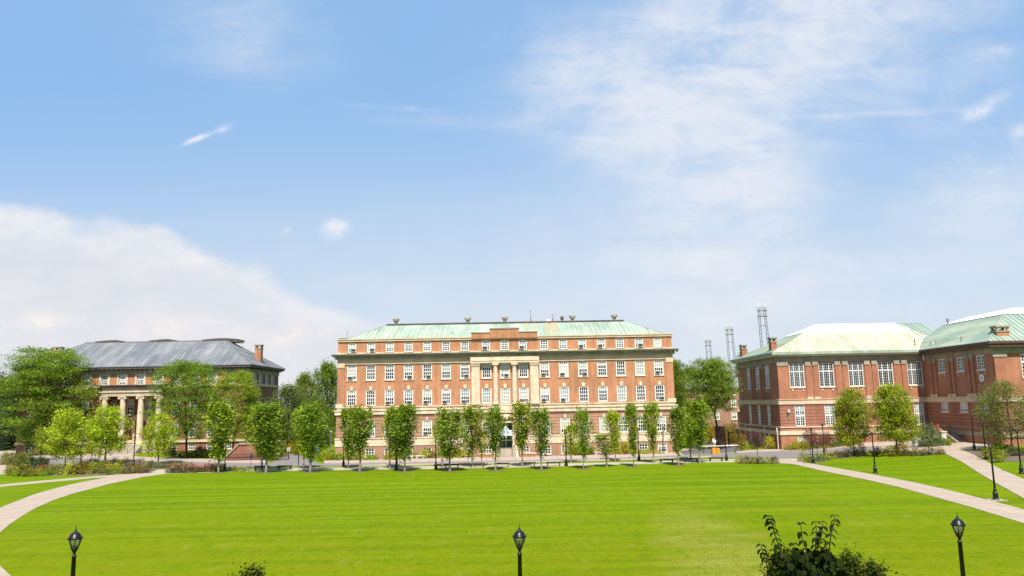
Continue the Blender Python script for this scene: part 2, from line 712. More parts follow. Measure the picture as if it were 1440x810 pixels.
def put_window(parent, pos, rz, w, h, cols=4, rows=4, blind=None, sill=.1, key=None, ac=False, mull=(), rail=True,
               bar=.05, case=.1, transom=None, corbels=False):
    """one window: pos is the middle of its foot in world space on the wall plane"""
    fr, pn = window_meshes(w, h, cols, rows, rail, mull, bar, case, transom)
    loc = Vector(pos) - woff(parent)
    o = link_mesh('window', fr, parent, loc, rz)
    link_mesh('pane', pn, o)
    if blind:
        hh = (h - 2 * case) * blind
        link_mesh('blind', boxmesh('blind', M['blind'], -w / 2 + case * .8, w / 2 - case * .8, .12, .125, h - case - hh, h - case), o)
    if sill:
        link_mesh('sill', boxmesh('sill', M['stone_pale'], -w / 2 - .1, w / 2 + .1, -.1, .06, -sill * 1.4, -.003), o)
    if key:
        link_mesh('keystone', keystone_mesh(w, h, key), o)
    if ac:
        s = -1 if ac == 1 else 1
        a = link_mesh('air_conditioner', boxmesh('air_conditioner', M['ac_grey'], -.33, .33, -.22, .1, 0, .42), o, (s * w * .16, 0, case))
        link_mesh('grille', boxmesh('ac_grille', M['door_dark'], -.27, .27, -.235, -.222, .06, .36), a)
    if corbels:
        cb = unit_mesh(('corbel', round(w, 2)), lambda: corbel_mesh(w))
        link_mesh('corbel', cb, o)
    return o


def corbel_mesh(w):
    mb = MB()
    for s in (-1, 1):
        mb.box(s * w * .36 - .1, s * w * .36 + .1, -.07, .02, -.55, -.3)
    return mb.mesh('corbel', M['stone_pale'])


def seam_quad(mb, a0, a1, b0, b1, spacing, up, w=.05, h=.07):
    """standing seams running from the eave line a0-a1 towards the top line b0-b1 of a trapezoid"""
    a0, a1, b0, b1 = map(Vector, (a0, a1, b0, b1))
    e = (a1 - a0)
    L = e.length
    e.normalize()
    # slope direction perpendicular to the eave, in the roof plane
    s0 = (b0 - a0) - e * (b0 - a0).dot(e)
    run0, run1 = (b0 - a0).dot(e), L - (b1 - a0).dot(e)
    n = int(L / spacing)
    for k in range(1, n):
        t = L * k / n
        f = 1.0
        if run0 > 1e-3 and t < run0:
            f = t / run0
        if run1 > 1e-3 and L - t < run1:
            f = min(f, (L - t) / run1)
        p = a0 + e * t
        q = p + s0 * f
        nn = e.cross(s0).normalized()
        if nn.z < 0:
            nn = -nn
        mb.obox(p + nn * h * .5, q + nn * h * .5, w, h, nn)


def hip_roof(mb, x0, x1, y0, y1, z0, tx, ty, rise, spacing=.62, sides=(1, 1, 1, 1), lip=.12, seams=True):
    """hipped roof over a rectangle; tx, ty are the plan runs of the hips"""
    A = [Vector((x0, y0, z0)), Vector((x1, y0, z0)), Vector((x1, y1, z0)), Vector((x0, y1, z0))]
    B = [Vector((x0 + tx, y0 + ty, z0 + rise)), Vector((x1 - tx, y0 + ty, z0 + rise)),
         Vector((x1 - tx, y1 - ty, z0 + rise)), Vector((x0 + tx, y1 - ty, z0 + rise))]
    for i in range(4):
        j = (i + 1) % 4
        mb.quad(A[i], A[j], B[j], B[i])
        if seams and sides[i]:
            seam_quad(mb, A[i], A[j], B[i], B[j], spacing, (0, 0, 1))
        d = Vector((0, 0, -lip))
        mb.quad(A[i], A[j], A[j] + d, A[i] + d)
    mb.poly(B)
    mb.poly([a + Vector((0, 0, -lip)) for a in A])
    for i in range(4):
        mb.obox(A[i], B[i], .14, .12)
    for i in (0, 2):
        if (B[i] - B[i + 1]).length > .1:
            mb.obox(B[i], B[i + 1], .16, .14)

# ================================================================== THE GROUND
def sheet(name, mat, z1, pix, z0=-.05):
    pts = [gp(x, y) for x, y in pix]
    if not any(p.z > .002 for p in pts):
        mb = MB()
        mb.prism([(p.x, p.y) for p in pts], z0, z1)
        o = mb.build(name, mat)
        tag(o, kind='structure')
        return o
    bm = bmesh.new()
    bm.faces.new([bm.verts.new((p.x, p.y, 0)) for p in pts])
    bmesh.ops.triangulate(bm, faces=bm.faces[:])
    for _ in range(9):
        lg = [e for e in bm.edges if e.calc_length() > 1.1]
        if not lg:
            break
        bmesh.ops.subdivide_edges(bm, edges=lg, cuts=1)
        bmesh.ops.triangulate(bm, faces=bm.faces[:])
    r = bmesh.ops.extrude_face_region(bm, geom=bm.faces[:])
    top = {v for v in r['geom'] if isinstance(v, bmesh.types.BMVert)}
    for v in bm.verts:
        v.co.z = terrain(v.co.x, v.co.y) + (z1 + .012 if v in top else z0)
    bmesh.ops.recalc_face_normals(bm, faces=bm.faces[:])
    me = bpy.data.meshes.new(name)
    bm.to_mesh(me)
    bm.free()
    me.materials.append(mat)
    o = bpy.data.objects.new(name, me)
    COL.objects.link(o)
    tag(o, kind='structure')
    return o


def axis(lo, hi, step, ends):
    a = [lo + step * k for k in range(int((hi - lo) / step) + 1)]
    return sorted(set([e for e in ends if e < lo or e > a[-1]] + a))


gx = axis(34, 66, .75, [-1800, -600, -200, -100, -50, 0, 20, 70, 80, 100, 150, 300, 800, 1800])
gy = axis(46, 154, .75, [-300, -100, 0, 20, 35, 160, 180, 220, 300, 600, 1200, 3000])
gv = [(x, y, terrain(x, y)) for y in gy for x in gx]
nx = len(gx)
gf = [(r_ * nx + c_, r_ * nx + c_ + 1, (r_ + 1) * nx + c_ + 1, (r_ + 1) * nx + c_) for r_ in range(len(gy) - 1) for c_ in range(nx - 1)]
gme = bpy.data.meshes.new('ground')
gme.from_pydata(gv, [], gf)
gme.materials.append(M['lawn'])
gme.polygons.foreach_set('use_smooth', [True] * len(gf))
go = bpy.data.objects.new('ground', gme)
COL.objects.link(go)
tag(go, kind='structure')

road_far = [(-80, 639.5), (0, 642.5), (100, 645), (200, 648.6), (330, 651.8), (480, 652.4), (720, 648.6), (900, 643.9), (1000, 639.5),
            (1100, 634.8), (1180, 631), (1260, 628), (1330, 624)]
road_near = [(1330, 629), (1260, 633), (1200, 637), (1160, 641), (1125, 644), (1060, 644.5), (1000, 642.8), (900, 646.0), (720, 651.0),
             (480, 655.8), (330, 657), (240, 655.5), (150, 652), (60, 652), (0, 654), (-80, 656)]
sheet('road', M['asphalt'], .008, road_far + road_near)
# the side drives that leave the road
sheet('driveway', M['asphalt'], .012, [(377, 652.6), (398, 643), (404, 638.5), (421, 638.5), (433, 646), (452, 652.5)])
sheet('forecourt', M['sidewalk'], .012, [(958, 640.6), (952, 633.5), (985, 624), (1044, 621), (1043, 628.6), (1030, 637.2)])
sheet('service_road', M['asphalt_dark'], .02, [(962, 640), (956, 635), (990, 630), (1044, 628), (1043, 630.5), (1029, 636.6)])
side_far = [(-80, 630), (0, 633.7), (100, 637.5), (200, 643.5), (340, 647.8), (376, 648.4)]
side_near = [(378, 652.2), (330, 651.8), (200, 648.6), (100, 645), (0, 642.5), (-80, 639.5)]
sheet('sidewalk', M['sidewalk'], .12, side_far + side_near)
sheet('sidewalk', M['sidewalk'], .12, [(455, 648.4), (480, 647.8), (600, 645.8), (720, 643.2), (820, 641.2), (900, 639.4), (950, 637.4), (954, 641.3),
                                      (900, 643.9), (720, 648.6), (480, 652.4), (456, 652.6)])
sheet('sidewalk', M['sidewalk'], .12, [(1034, 634.7), (1100, 632.3), (1160, 628.6), (1225, 623), (1262, 622), (1330, 619), (1330, 624), (1260, 628),
                                      (1180, 631), (1100, 634.8), (1036, 637.8)])
sheet('kerb', M['kerb'], .12, [(480, 655.8), (720, 651.0), (900, 646.0), (1000, 642.8), (1000, 643.2), (900, 646.5), (720, 651.5), (480, 656.3)])
# the straight walk along the far side of the lawn
sheet('walk', M['walk'], .02, [(222, 660.5), (300, 659.3), (480, 657.7), (600, 655.8), (720, 653.4), (900, 649.6), (1000, 646.2), (1062, 645.5),
                              (1128, 645), (1136, 651), (1112, 652.4), (1085, 650.6), (1062, 649.6), (1000, 650.2), (900, 652.6), (720, 657.6), (600, 659.6),
                              (480, 661.2), (330, 663.2), (240, 666), (205, 669)])
# curved walk round the left end of the lawn
sheet('path', M['path'], .016, [(236, 660.5), (200, 664.5), (150, 671.5), (100, 681), (50, 694.5), (0, 714), (-50, 738), (-110, 775), (-120, 830), (70, 860),
                               (48, 836), (15, 810), (0, 796), (-9, 785), (-12, 772), (-7, 760), (0, 749), (12, 738.5), (25, 729.5), (50, 714.5), (75, 703.5), (100, 695), (150, 681.5),
                               (200, 671), (245, 664.5)])
sheet('footpath', M['path'], .022, [(186, 666.6), (130, 670), (60, 676), (0, 681.8), (-80, 689), (-80, 692.5), (0, 685), (60, 679), (130, 672.5), (178, 669.6)])
# path from the plaza down the right side of the lawn, and the one that leaves it on the far right
sheet('path', M['path'], .026, [(1098, 644.8), (1132, 650.6), (1184, 659.8), (1236, 669), (1288, 679), (1340, 691), (1392, 704), (1440, 716.8), (1520, 738), (1520, 762),
                               (1440, 736.5), (1365, 713.2), (1313, 698.8), (1262, 684.6), (1210, 673), (1158, 662.6), (1119, 653.6), (1092, 649.2)])
sheet('path', M['path'], .03, [(1328, 637.6), (1352, 649.4), (1391, 674), (1440, 701.5), (1520, 746), (1520, 704), (1440, 674.2), (1404, 658.6), (1378, 644.2), (1356, 634)])
sheet('plaza', M['path'], .034, [(1235, 629), (1290, 625.5), (1318, 622.6), (1345, 621.6), (1392, 624), (1394, 629), (1372, 631), (1352, 633), (1358, 636), (1340, 641), (1324, 637),
                                (1300, 635.5), (1240, 635)])
sheet('brick_paving', M['sidewalk'], .02, [(-60, 652), (6, 652), (10, 655), (8, 667), (-60, 668)])
sheet('mulch_bed', M['soil'], .018, [(1352, 634.6), (1378, 632.5), (1440, 636), (1500, 640), (1500, 652), (1440, 649), (1398, 650), (1384, 645), (1372, 641.5)])
sheet('planting_bed', M['soil'], .012, [(8, 654), (70, 653), (200, 652.5), (305, 657), (296, 660), (230, 659), (190, 665), (140, 668.6), (20, 669.5)])
sheet('planting_bed', M['soil'], .012, [(1136, 645.5), (1200, 637.2), (1330, 634.2), (1332, 636.6), (1300, 640.5), (1210, 641.5), (1172, 645), (1152, 651.4)])
sheet('planting_bed', M['soil'], .006, [(476, 641), (700, 639), (700, 644.4), (476, 648.2)])
sheet('planting_bed', M['soil'], .006, [(735, 638), (948, 634), (948, 637.4), (735, 643.4)])
sheet('stair_approach', M['sidewalk'], .024, [(130, 641), (186, 634), (206, 634.5), (176, 644.2)])

# ================================================================== MAIN BRICK HALL
FY = 106.0
hall = empty('brick_hall', (-1.15, FY + 7, 0), 'long four storey orange brick hall with green copper roof facing the lawn', 'hall')
HX0, HX1 = -24.15, 21.9
bays = [-22.2, -19.6, -17.02, -14.43, -11.85, -9.26, -6.66, -3.72, -1.17, 1.36, 4.28, 6.9, 9.55, 12.18, 14.75, 17.37, 19.95]
holes_up, holes_lo = [], []
A_W, A_H, A_Z = 1.12, 1.35, 14.36
T_W, T_H, T_Z = 1.3, 2.05, 10.58
S_W, S_H, S_Z = 1.3, 2.1, 7.12
F_W, F_H, F_Z = 1.3, 2.1, 2.95
B_W, B_H, B_Z = 1.25, 1.18, .22
for x in bays:
    a = x - HX0
    holes_up += [(a - A_W / 2, a + A_W / 2, A_Z, A_Z + A_H), (a - T_W / 2, a + T_W / 2, T_Z, T_Z + T_H), (a - S_W / 2, a + S_W / 2, S_Z, S_Z + S_H)]
    if abs(x + 1.17) > .5:
        holes_lo += [(a - F_W / 2, a + F_W / 2, F_Z, F_Z + F_H), (a - B_W / 2, a + B_W / 2, B_Z, B_Z + B_H)]
DW = 1.75
holes_lo.append((-1.17 - HX0 - DW / 2, -1.17 - HX0 + DW / 2, 1.3, 4.7))
mb = MB()
facade(mb, (HX0, FY, 0), (1, 0, 0), (0, -1, 0), HX1 - HX0, 6.98, 15.86, holes_up)
for x in (HX0, HX1):
    mb.quad((x, FY, 6.98), (x, FY + 14.5, 6.98), (x, FY + 14.5, 15.86), (x, FY, 15.86))
mb.quad((HX0, FY + 14.5, 0), (HX1, FY + 14.5, 0), (HX1, FY + 14.5, 15.86), (HX0, FY + 14.5, 15.86))
# shallow corner piers of the upper floors
for x0, x1 in ((HX0 - .02, HX0 + .95), (HX1 - .95, HX1 + .02)):
    mb.box(x0, x1, FY - .1, FY - .004, 7.0, 12.74)
mb.build('wall', M['brick_orange'], hall)
mb = MB()
facade(mb, (HX0 - .1, FY - .12, 0), (1, 0, 0), (0, -1, 0), HX1 - HX0 + .2, 2.9, 5.88, [(h[0] + .1, h[1] + .1, h[2], h[3]) for h in holes_lo], .3)
for x in (HX0 - .1, HX1 + .1):
    mb.quad((x, FY - .12, 0), (x, FY + 14.5, 0), (x, FY + 14.5, 5.88), (x, FY - .12, 5.88))
mb.build('lower_wall', M['brick_pink'], hall)
mb = MB()
facade(mb, (HX0 - .16, FY - .18, 0), (1, 0, 0), (0, -1, 0), HX1 - HX0 + .32, 0, 1.72, [(h[0] + .16, h[1] + .16, h[2], h[3]) for h in holes_lo], .34)
mb.build('basement_wall', M['brick_pink_plain'], hall)
mb = MB()
for x0, x1 in ((HX0 - .2, -1.17 - 2.0), (-1.17 + 2.0, HX1 + .2)):
    mb.box(x0, x1, FY - .24, FY + .1, 1.7, 2.62)
    mb.box(x0, x1, FY - .3, FY + .1, 2.625, 2.82)
mb.build('water_table', M['stone_pale'], hall)
mb = MB()
mb.box(HX0 - .28, HX1 + .28, FY - .32, FY + .3, 5.9, 6.4)
mb.box(HX0 - .36, HX1 + .36, FY - .42, FY + .3, 6.4, 6.56)
mb.box(HX0 - .06, HX1 + .06, FY - .05, FY + .3, 6.563, 6.84)
mb.box(HX0 - .2, HX1 + .2, FY - .18, FY + .3, 6.845, 7.0)
mb.box(-3.3, .96, FY - .5, FY + .2, 5.84, 6.78)
for x0, x1 in ((HX0 - .2, HX0 + .95), (HX1 - .95, HX1 + .2)):
    mb.box(x0, x1, FY - .16, FY, 7.003, 7.4)
belt = mb.build('belt_course', M['stone_pale'], hall)
mb = MB()
mb.box(HX0 - .04, HX1 + .04, FY - .06, FY + .2, 12.86, 13.42)
mb.box(HX0 - .08, HX1 + .08, FY - .13, FY + .2, 12.74, 12.855)
for x0, x1 in ((HX0 - .06, HX0 + .98), (HX1 - .98, HX1 + .06)):
    mb.box(x0, x1, FY - .16, FY - .065, 12.3, 13.0)
mb.build('frieze', M['stone'], hall)
mb = MB()
mb.box(HX0 - .3, HX1 + .3, FY - .35, FY + .2, 13.425, 13.62)
mb.box(HX0 - .72, HX1 + .72, FY - .78, FY + .2, 13.88, 14.06)
mb.box(HX0 - .82, HX1 + .82, FY - .9, FY + .2, 14.063, 14.16)
mb.box(HX0 - .28, HX1 + .28, FY - .33, FY + .2, 13.623, 13.877)
x = HX0 - .5
while x < HX1 + .5:
    mb.box(x, x + .2, FY - .6, FY - .333, 13.66, 13.876)
    x += .42
mb.build('cornice', M['cornice'], hall)
mb = MB()
mb.box(HX0 - .06, HX1 + .06, FY - .1, FY + .2, 14.163, 14.34)
mb.build('cornice_cap', M['stone_pale'], hall)
mb = MB()
mb.box(HX0 - .12, HX1 + .12, FY - .16, FY + .5, 15.87, 16.12)
mb.box(HX0 - .2, HX1 + .2, FY - .24, FY + .55, 16.123, 16.27)
mb.box(HX0 - .12, HX0 + .4, FY + .56, FY + 14.5, 15.87, 16.27)
mb.box(HX1 - .4, HX1 + .12, FY + .56, FY + 14.5, 15.87, 16.27)
mb.build('coping', M['stone'], hall)
mb = MB()
PX = -1.17
mb.box(PX - 4.55, PX + 4.55, FY - .3, FY + .45, 16.0, 16.75)
mb.box(PX - 2.0, PX + 2.0, FY - .3, FY + .45, 16.9, 17.28)
mb.box(PX - 2.0, PX + 2.0, FY - .3, FY + .45, 16.75, 16.9)
par = mb.build('parapet', M['brick_orange'], hall)
mb = MB()
mb.box(PX - 2.08, PX + 2.08, FY - .38, FY + .5, 17.283, 17.42)
for s in (-1, 1):
    x0, x1 = sorted((PX + s * 2.003, PX + s * 4.62))
    mb.box(x0, x1, FY - .37, FY + .5, 16.753, 16.87)
mb.build('parapet_cap', M['stone_grey'], par)
# central pavilion: two piers, two columns and an entablature in front of the middle bays
for s in (-1, 1):
    mb = MB()
    cx = PX + s * 4.02
    mb.box(cx - .56, cx + .56, FY - .45, FY - .003, 7.003, 12.62)
    mb.box(cx - .66, cx + .66, FY - .55, FY - .003, 7.003, 7.35)
    mb.box(cx - .64, cx + .64, FY - .53, FY - .003, 12.2, 12.3)
    mb.box(cx - .66, cx + .66, FY - .56, FY - .003, 12.45, 12.62)
    mb.build('pilaster', M['stone_pale'], hall)
for s in (-1, 1):
    mb = MB()
    cx = PX + s * 1.3
    mb.lathe([(.46, 0), (.46, .16), (.40, .2), (.40, .3), (.355, .36), (.355, 1.8), (.33, 3.6), (.30, 4.95), (.34, 5.0), (.3, 5.05), (.32, 5.2), (.42, 5.32)], 20, (cx, FY - .25, 7.0))
    mb.box(cx - .46, cx + .46, FY - .68, FY - .003, 12.325, 12.6)
    mb.build('column', M['stone_pale'], hall, smooth=False)
mb = MB()
mb.box(PX - 4.7, PX + 4.7, FY - .6, FY - .135, 12.623, 13.42)
mb.box(PX - 4.6, PX + 4.6, FY - .66, FY - .6, 12.9, 13.0)
mb.build('entablature', M['stone_pale'], hall)

blinds_main = RNG.sample([None, .28, .3, .45, .5, .5, .55, .75, 1, 1, None, .5] * 6, 68)
ki = 0
for i, x in enumerate(bays):
    for row, (w, h, z, c, r) in enumerate(((A_W, A_H, A_Z, 4, 4), (T_W, T_H, T_Z, 4, 6), (S_W, S_H, S_Z, 4, 6))):
        mid = abs(x - PX) < 3
        put_window(hall, (x, FY, z), 0, w, h, c, 4, blind=blinds_main[ki % 68], sill=.09 if row < 2 else 0,
                   key=(None if row == 0 and not mid else 'round' if row == 2 else 'plain' if row == 1 else 'plain') if not (row == 1 and mid) else None,
                   ac=RNG.choice([0, 0, 0, 1, 2]) if row < 3 else 0, bar=.055, case=.13)
        ki += 1
    if abs(x - PX) > .5:
        put_window(hall, (x, FY - .12, F_Z), 0, F_W, F_H, 4, 4, blind=blinds_main[ki % 68], sill=.06, key='plain', ac=RNG.choice([0, 0, 0, 1]), bar=.055, case=.13)
        ki += 1
        put_window(hall, (x, FY - .18, B_Z), 0, B_W, B_H, 3, 3, blind=RNG.choice([None, None, .5]), sill=.06, bar=.06, case=.1)
# entrance: steps, doors, arched surround, glazed canopy
mb = MB()
for k in range(8):
    mb.box(PX - 1.25, PX + 1.25, FY - 3.2 + .34 * k, FY - .19, .162 * k, .162 * (k + 1))
mb.build('step', M['walk'], hall)
mb = MB()
for s in (-1, 1):
    x0, x1 = sorted((PX + s * 1.26, PX + s * 1.62))
    mb.prism([(x0, FY - 3.0), (x1, FY - 3.0), (x1, FY - .19), (x0, FY - .19)], 0, .55)
    mb.extr([(x0, FY - 2.6, .55), (x0, FY - .19, .55), (x0, FY - .19, 1.6), (x0, FY - .6, 1.6)], (x1 - x0, 0, 0))
mb.build('cheek_wall', M['stone_pale'], hall)
for s in (-1, 1):
    mb = MB()
    x = PX + s * .8
    mb.tube([(x, FY - 3.1, 0), (x, FY - 3.1, 1.0)], [.035, .035], 6)
    mb.tube([(x, FY - .5, 1.3), (x, FY - .5, 2.3)], [.035, .035], 6)
    mb.tube([(x, FY - 1.8, .7), (x, FY - 1.8, 1.62)], [.03, .03], 6)
    mb.tube([(x, FY - 3.1, 1.0), (x, FY - .5, 2.3)], [.035, .035], 6)
    mb.build('handrail', M['rail_metal'], hall)
mb = MB()
mb.box(PX - .82, PX + .82, FY + .05, FY + .14, 1.3, 4.66)
door = mb.build('door', M['door_dark'], hall)
mb = MB()
mb.box(PX - .86, PX + .86, FY - .02, FY + .048, 3.3, 3.5)
for x in (-.84, 0, .84):
    mb.box(PX + x - .05, PX + x + .05, FY - .02, FY + .046, 1.3, 3.3)
mb.box(PX - .8, PX + .8, FY - .018, FY + .044, 2.1, 2.2)
mb.build('door_frame', M['white_paint'], door)
mb = MB()
mb.box(PX - .34, PX + .66, FY + .03, FY + .047, 1.75, 2.65)
mb.build('door_glass', M['pane'], door)
mb = MB()
for s in (-1, 1):
    x = PX + s * 1.22
    mb.box(x - .3, x + .3, FY - .55, FY - .13, 1.3, 4.5)
    mb.box(x - .38, x + .38, FY - .62, FY - .13, 4.3, 4.5)
    mb.box(x - .36, x + .36, FY - .6, FY - .13, 1.3, 1.6)
mb.box(PX - 1.7, PX + 1.7, FY - .62, FY - .13, 4.503, 4.72)
pts = []
for k in range(13):                                         # curved pediment over the door
    t = math.pi * (.12 + .76 * k / 12)
    pts.append((PX + 1.82 * math.cos(t), FY - .68, 4.2 + 1.5 * math.sin(t)))
inner = [(PX + (p[0] - PX) * .8, p[1], 4.72 + (p[2] - 4.72) * .72) for p in pts]
for k in range(12):
    mb.extr([pts[k], pts[k + 1], inner[k + 1], inner[k]], (0, .5, 0))
mb.lathe([(.05, 0), (.34, .12), (.40, .35), (.3, .62), (.1, .8)], 10, (PX, FY - .5, 4.85))
mb.build('door_surround', M['stone_pale'], hall)
mb = MB()
c0 = [(PX - .95, FY - 2.0, 2.95), (PX + .85, FY - 2.0, 2.95), (PX + .85, FY - .62, 2.95), (PX - .95, FY - .62, 2.95)]
top = (PX - .05, FY - 1.1, 4.1)
for i in range(4):
    mb.obox(c0[i], top, .09, .09)
    mb.obox(c0[i], c0[(i + 1) % 4], .1, .2)
    q = tuple((c0[i][k] + c0[(i + 1) % 4][k]) / 2 for k in range(3))
    mb.obox(q, top, .05, .05)
can = mb.build('canopy', M['dull_white'], hall)
mb = MB()
for i in range(4):
    mb.tri(c0[i], c0[(i + 1) % 4], top)
mb.build('canopy_glass', M['canopy_glass'], can)
mb = MB()
for x in (-.9, .8):
    mb = MB()
    mb.tube([(PX + x, FY - 1.95, .95), (PX + x, FY - 1.95, 2.9)], [.04, .04], 6)
    mb.build('canopy_post', M['rail_metal'], can)
# roof
mb = MB()
hip_roof(mb, HX0 + .75, HX1 - .75, FY + .7, FY + 15.3, 16.28, 4.55, 7.2, 2.62, .66, (1, 1, 0, 1))
roof = mb.build('roof', M['copper_green'], hall)
for px_, w_ in ((768, .22), (776, .34), (781, .16), (752, .18), (741, .14)):
    q = atY(px_, 455, FY + 7.6)
    n_ = 6
    mb = MB()
    for k in range(n_):
        t0, t1 = 1 - k / n_ * .9, 1 - (k + 1) / n_ * .9
        P_ = lambda t, dx: Vector((q.x + dx, FY + .7 + 7.2 * t, 16.28 + 2.62 * t + .035))
        wa, wb = w_ * (1 - .55 * k / n_), w_ * (1 - .55 * (k + 1) / n_)
        mb.quad(P_(t0, -wa), P_(t0, wa), P_(t1, wb), P_(t1, -wb))
    mb.build('rust_stain', M['rust_stain'], roof)
mb = MB()
mb.obox((HX0 + 5.4, FY + 7.8, 18.97), (HX1 - 5.4, FY + 7.8, 18.97), .4, .2)
mb.build('ridge_cap', M['dark_cornice'], roof)
for px_, py_ in ((557, 457), (658, 456), (710, 455), (805, 453.4), (864, 452.4)):
    q = atY(px_, py_, FY + 8)
    mb = MB()
    mb.lathe([(.34, -.25), (.34, .0), (.26, .05), (.26, .5), (.3, .55), (.46, .62), (.5, .82), (.5, .95), (.2, 1.06)], 12, (q.x, q.y, 18.9))
    mb.build('roof_vent', M['cornice'], hall)
for px_, h in ((746.5, 1.9), (777.5, 1.2), (488, 1.4)):
    if px_ > 500:
        q = atY(px_, 455, FY + 8)
        z0 = 18.9
    else:
        q = atY(px_, 474, FY + 1.2)
        z0 = 16.2
    mb = MB()
    mb.tube([(q.x, q.y, z0), (q.x, q.y, z0 + h)], [.045, .03], 5)
    if px_ > 500:
        mb.box(q.x - .16, q.x + .16, q.y - .03, q.y + .03, z0 + h - .12, z0 + h - .06)
        mb.box(q.x - .1, q.x + .1, q.y - .08, q.y + .08, z0 + .25, z0 + .6)
    mb.build('antenna', M['grey_metal'], hall)
q = atY(790.5, 452, FY + 8)
mb = MB()
mb.box(q.x - .24, q.x + .24, q.y - .2, q.y + .3, 19.25, 19.75)
mb.tube([(q.x, q.y, 18.8), (q.x, q.y, 19.3)], [.08, .08], 6)
mb.build('exhaust_fan', M['brown_cornice'], hall)
q = atY(771, 452, FY + 8.2)
mb = MB()
mb.box(q.x - .3, q.x + .3, q.y - .3, q.y + .3, 18.9, 19.35)
mb.build('roof_hatch', M['white_paint'], hall)
q = atY(637, 469, FY + 2.2)
mb = MB()
mb.tube([(q.x, q.y, 16.75), (q.x, q.y, 17.25)], [.09, .09], 8)
mb.build('vent_pipe', M['cornice'], hall)
mb = MB()
mb.box(HX0 + .1, HX0 + 1.1, FY + .1, FY + .5, 16.273, 16.4)
mb.build('roof_flashing', M['dark_cornice'], hall)
mb = MB()
mb.box(HX0 + .5, HX1 - .5, FY + .75, FY + 14.3, .1, 15.9)      # dark interior seen through nothing but the reveals
mb.build('interior_core', M['door_dark'], hall)

# low brick planters either side of the entrance steps
for lab, x0, x1 in (('low red brick planter wall with white cap left of the hall steps', -4.75, -2.95), ('low red brick planter wall with white cap right of the hall steps', .75, 2.75)):
    pw = empty('planter_wall', ((x0 + x1) / 2, FY - 2.4, 0), lab, 'planter wall', 'planter walls beside the hall entrance')
    mb = MB()
    mb.box(x0, x1, FY - 2.9, FY - 2.0, 0, .5)
    mb.build('wall', M['brick_red'], pw)
    mb = MB()
    mb.box(x0 - .06, x1 + .06, FY - 2.96, FY - 1.94, .503, .62)
    mb.build('coping', M['stone_pale'], pw)

# ================================================================== PORTICO HALL (far left)
LY = 131.0
LX0, LX1, LYB = -83.6, -45.25, 148.6
LC = -64.8
PC = LC + .5                                                  # middle of the portico
lib = empty('portico_hall', ((LX0 + LX1) / 2, LY + 8, 0), 'brick hall with white columned portico and grey hipped metal roof', 'hall')
lbays = [LC + (k + .5) * 3.05 for k in range(-6, 6)]
h = []
for x in lbays:
    a = x - LX0
    h.append((a - .55, a + .55, 11.3, 13.05))
    if abs(x - LC) > 5:
        h.append((a - .6, a + .6, 6.3, 8.9))
        h.append((a - .62, a + .62, 2.4, 5.0))
        h.append((a - .6, a + .6, .35, 1.3))
h.append((PC - LX0 - 5.2, PC - LX0 + 5.2, 1.5, 9.42))
mb = MB()
facade(mb, (LX0, LY, 0), (1, 0, 0), (0, -1, 0), LX1 - LX0, 0, 13.2, h)
sb = [134.6, 138.0, 141.4, 144.8]
h2 = []
for y in sb:
    a = y - LY
    h2 += [(a - .55, a + .55, 11.3, 13.05), (a - .6, a + .6, 6.3, 8.9), (a - .62, a + .62, 2.4, 5.0)]
facade(mb, (LX1, LY, 0), (0, 1, 0), (1, 0, 0), LYB - LY, 0, 13.2, h2)
mb.quad((LX0, LY, 0), (LX0, LYB, 0), (LX0, LYB, 13.2), (LX0, LY, 13.2))
mb.quad((LX0, LYB, 0), (LX1, LYB, 0), (LX1, LYB, 13.2), (LX0, LYB, 13.2))
mb.build('wall', M['brick_left'], lib)
# orange brick panels and white strips between the attic windows
for i in range(len(lbays) - 1):
    mb = MB()
    c = (lbays[i] + lbays[i + 1]) / 2
    mb.box(c - .58, c + .58, LY - .06, LY - .004, 11.34, 13.0)
    mb.build('brick_panel', M['brick_orange'], lib)
for x in lbays:
    for s in (-1, 1):
        mb = MB()
        c = x + s * .77
        mb.box(c - .15, c + .15, LY - .12, LY - .005, 11.3, 13.1)
        mb.build('pilaster_strip', M['stone_pale'], lib)
for y in sb:
    for s in (-1, 1):
        mb = MB()
        c = y + s * .72
        mb.box(LX1 + .005, LX1 + .1, c - .12, c + .12, 11.3, 13.1)
        mb.build('pilaster_strip', M['stone_pale'], lib)
mb = MB()
mb.box(LX0 - .12, LX1 + .12, LY - .16, LYB + .1, 13.1, 13.75)
mb.build('frieze', M['stone_grey'], lib)
mb = MB()
mb.box(LX0 - .14, LX1 + .14, LY - .2, LYB + .1, 10.85, 11.25)
mb.build('belt_course', M['stone'], lib)
mb = MB()
mb.box(LX0 - .18, LX1 + .18, LY - .24, LYB + .1, 1.6, 2.0)
mb.build('water_table', M['stone'], lib)
mb = MB()
mb.box(LX0 - .9, LX1 + .9, LY - .95, LYB + .9, 13.95, 14.4)
mb.box(LX0 - .5, LX1 + .5, LY - .55, LYB + .5, 13.753, 13.947)
x = LX0 - .4
while x < LX1 + .4:
    mb.box(x, x + .3, LY - .85, LY - .553, 13.72, 13.946)
    x += .8
mb.build('cornice', M['dark_cornice'], lib)
mb = MB()
hip_roof(mb, LX0 - 1.0, LX1 + 1.0, LY - 1.05, LYB + 1.0, 14.41, 7.6, 8.2, 4.7, .55, (1, 1, 0, 1))
lroof = mb.build('roof', M['grey_metal_roof'], lib)
mb = MB()
mb.box(LX0 + 6.6, LX1 - 6.6, LY + 7.1, LY + 7.4, 19.08, 19.26)
mb.build('ridge_cap', M['brown_cornice'], lroof)
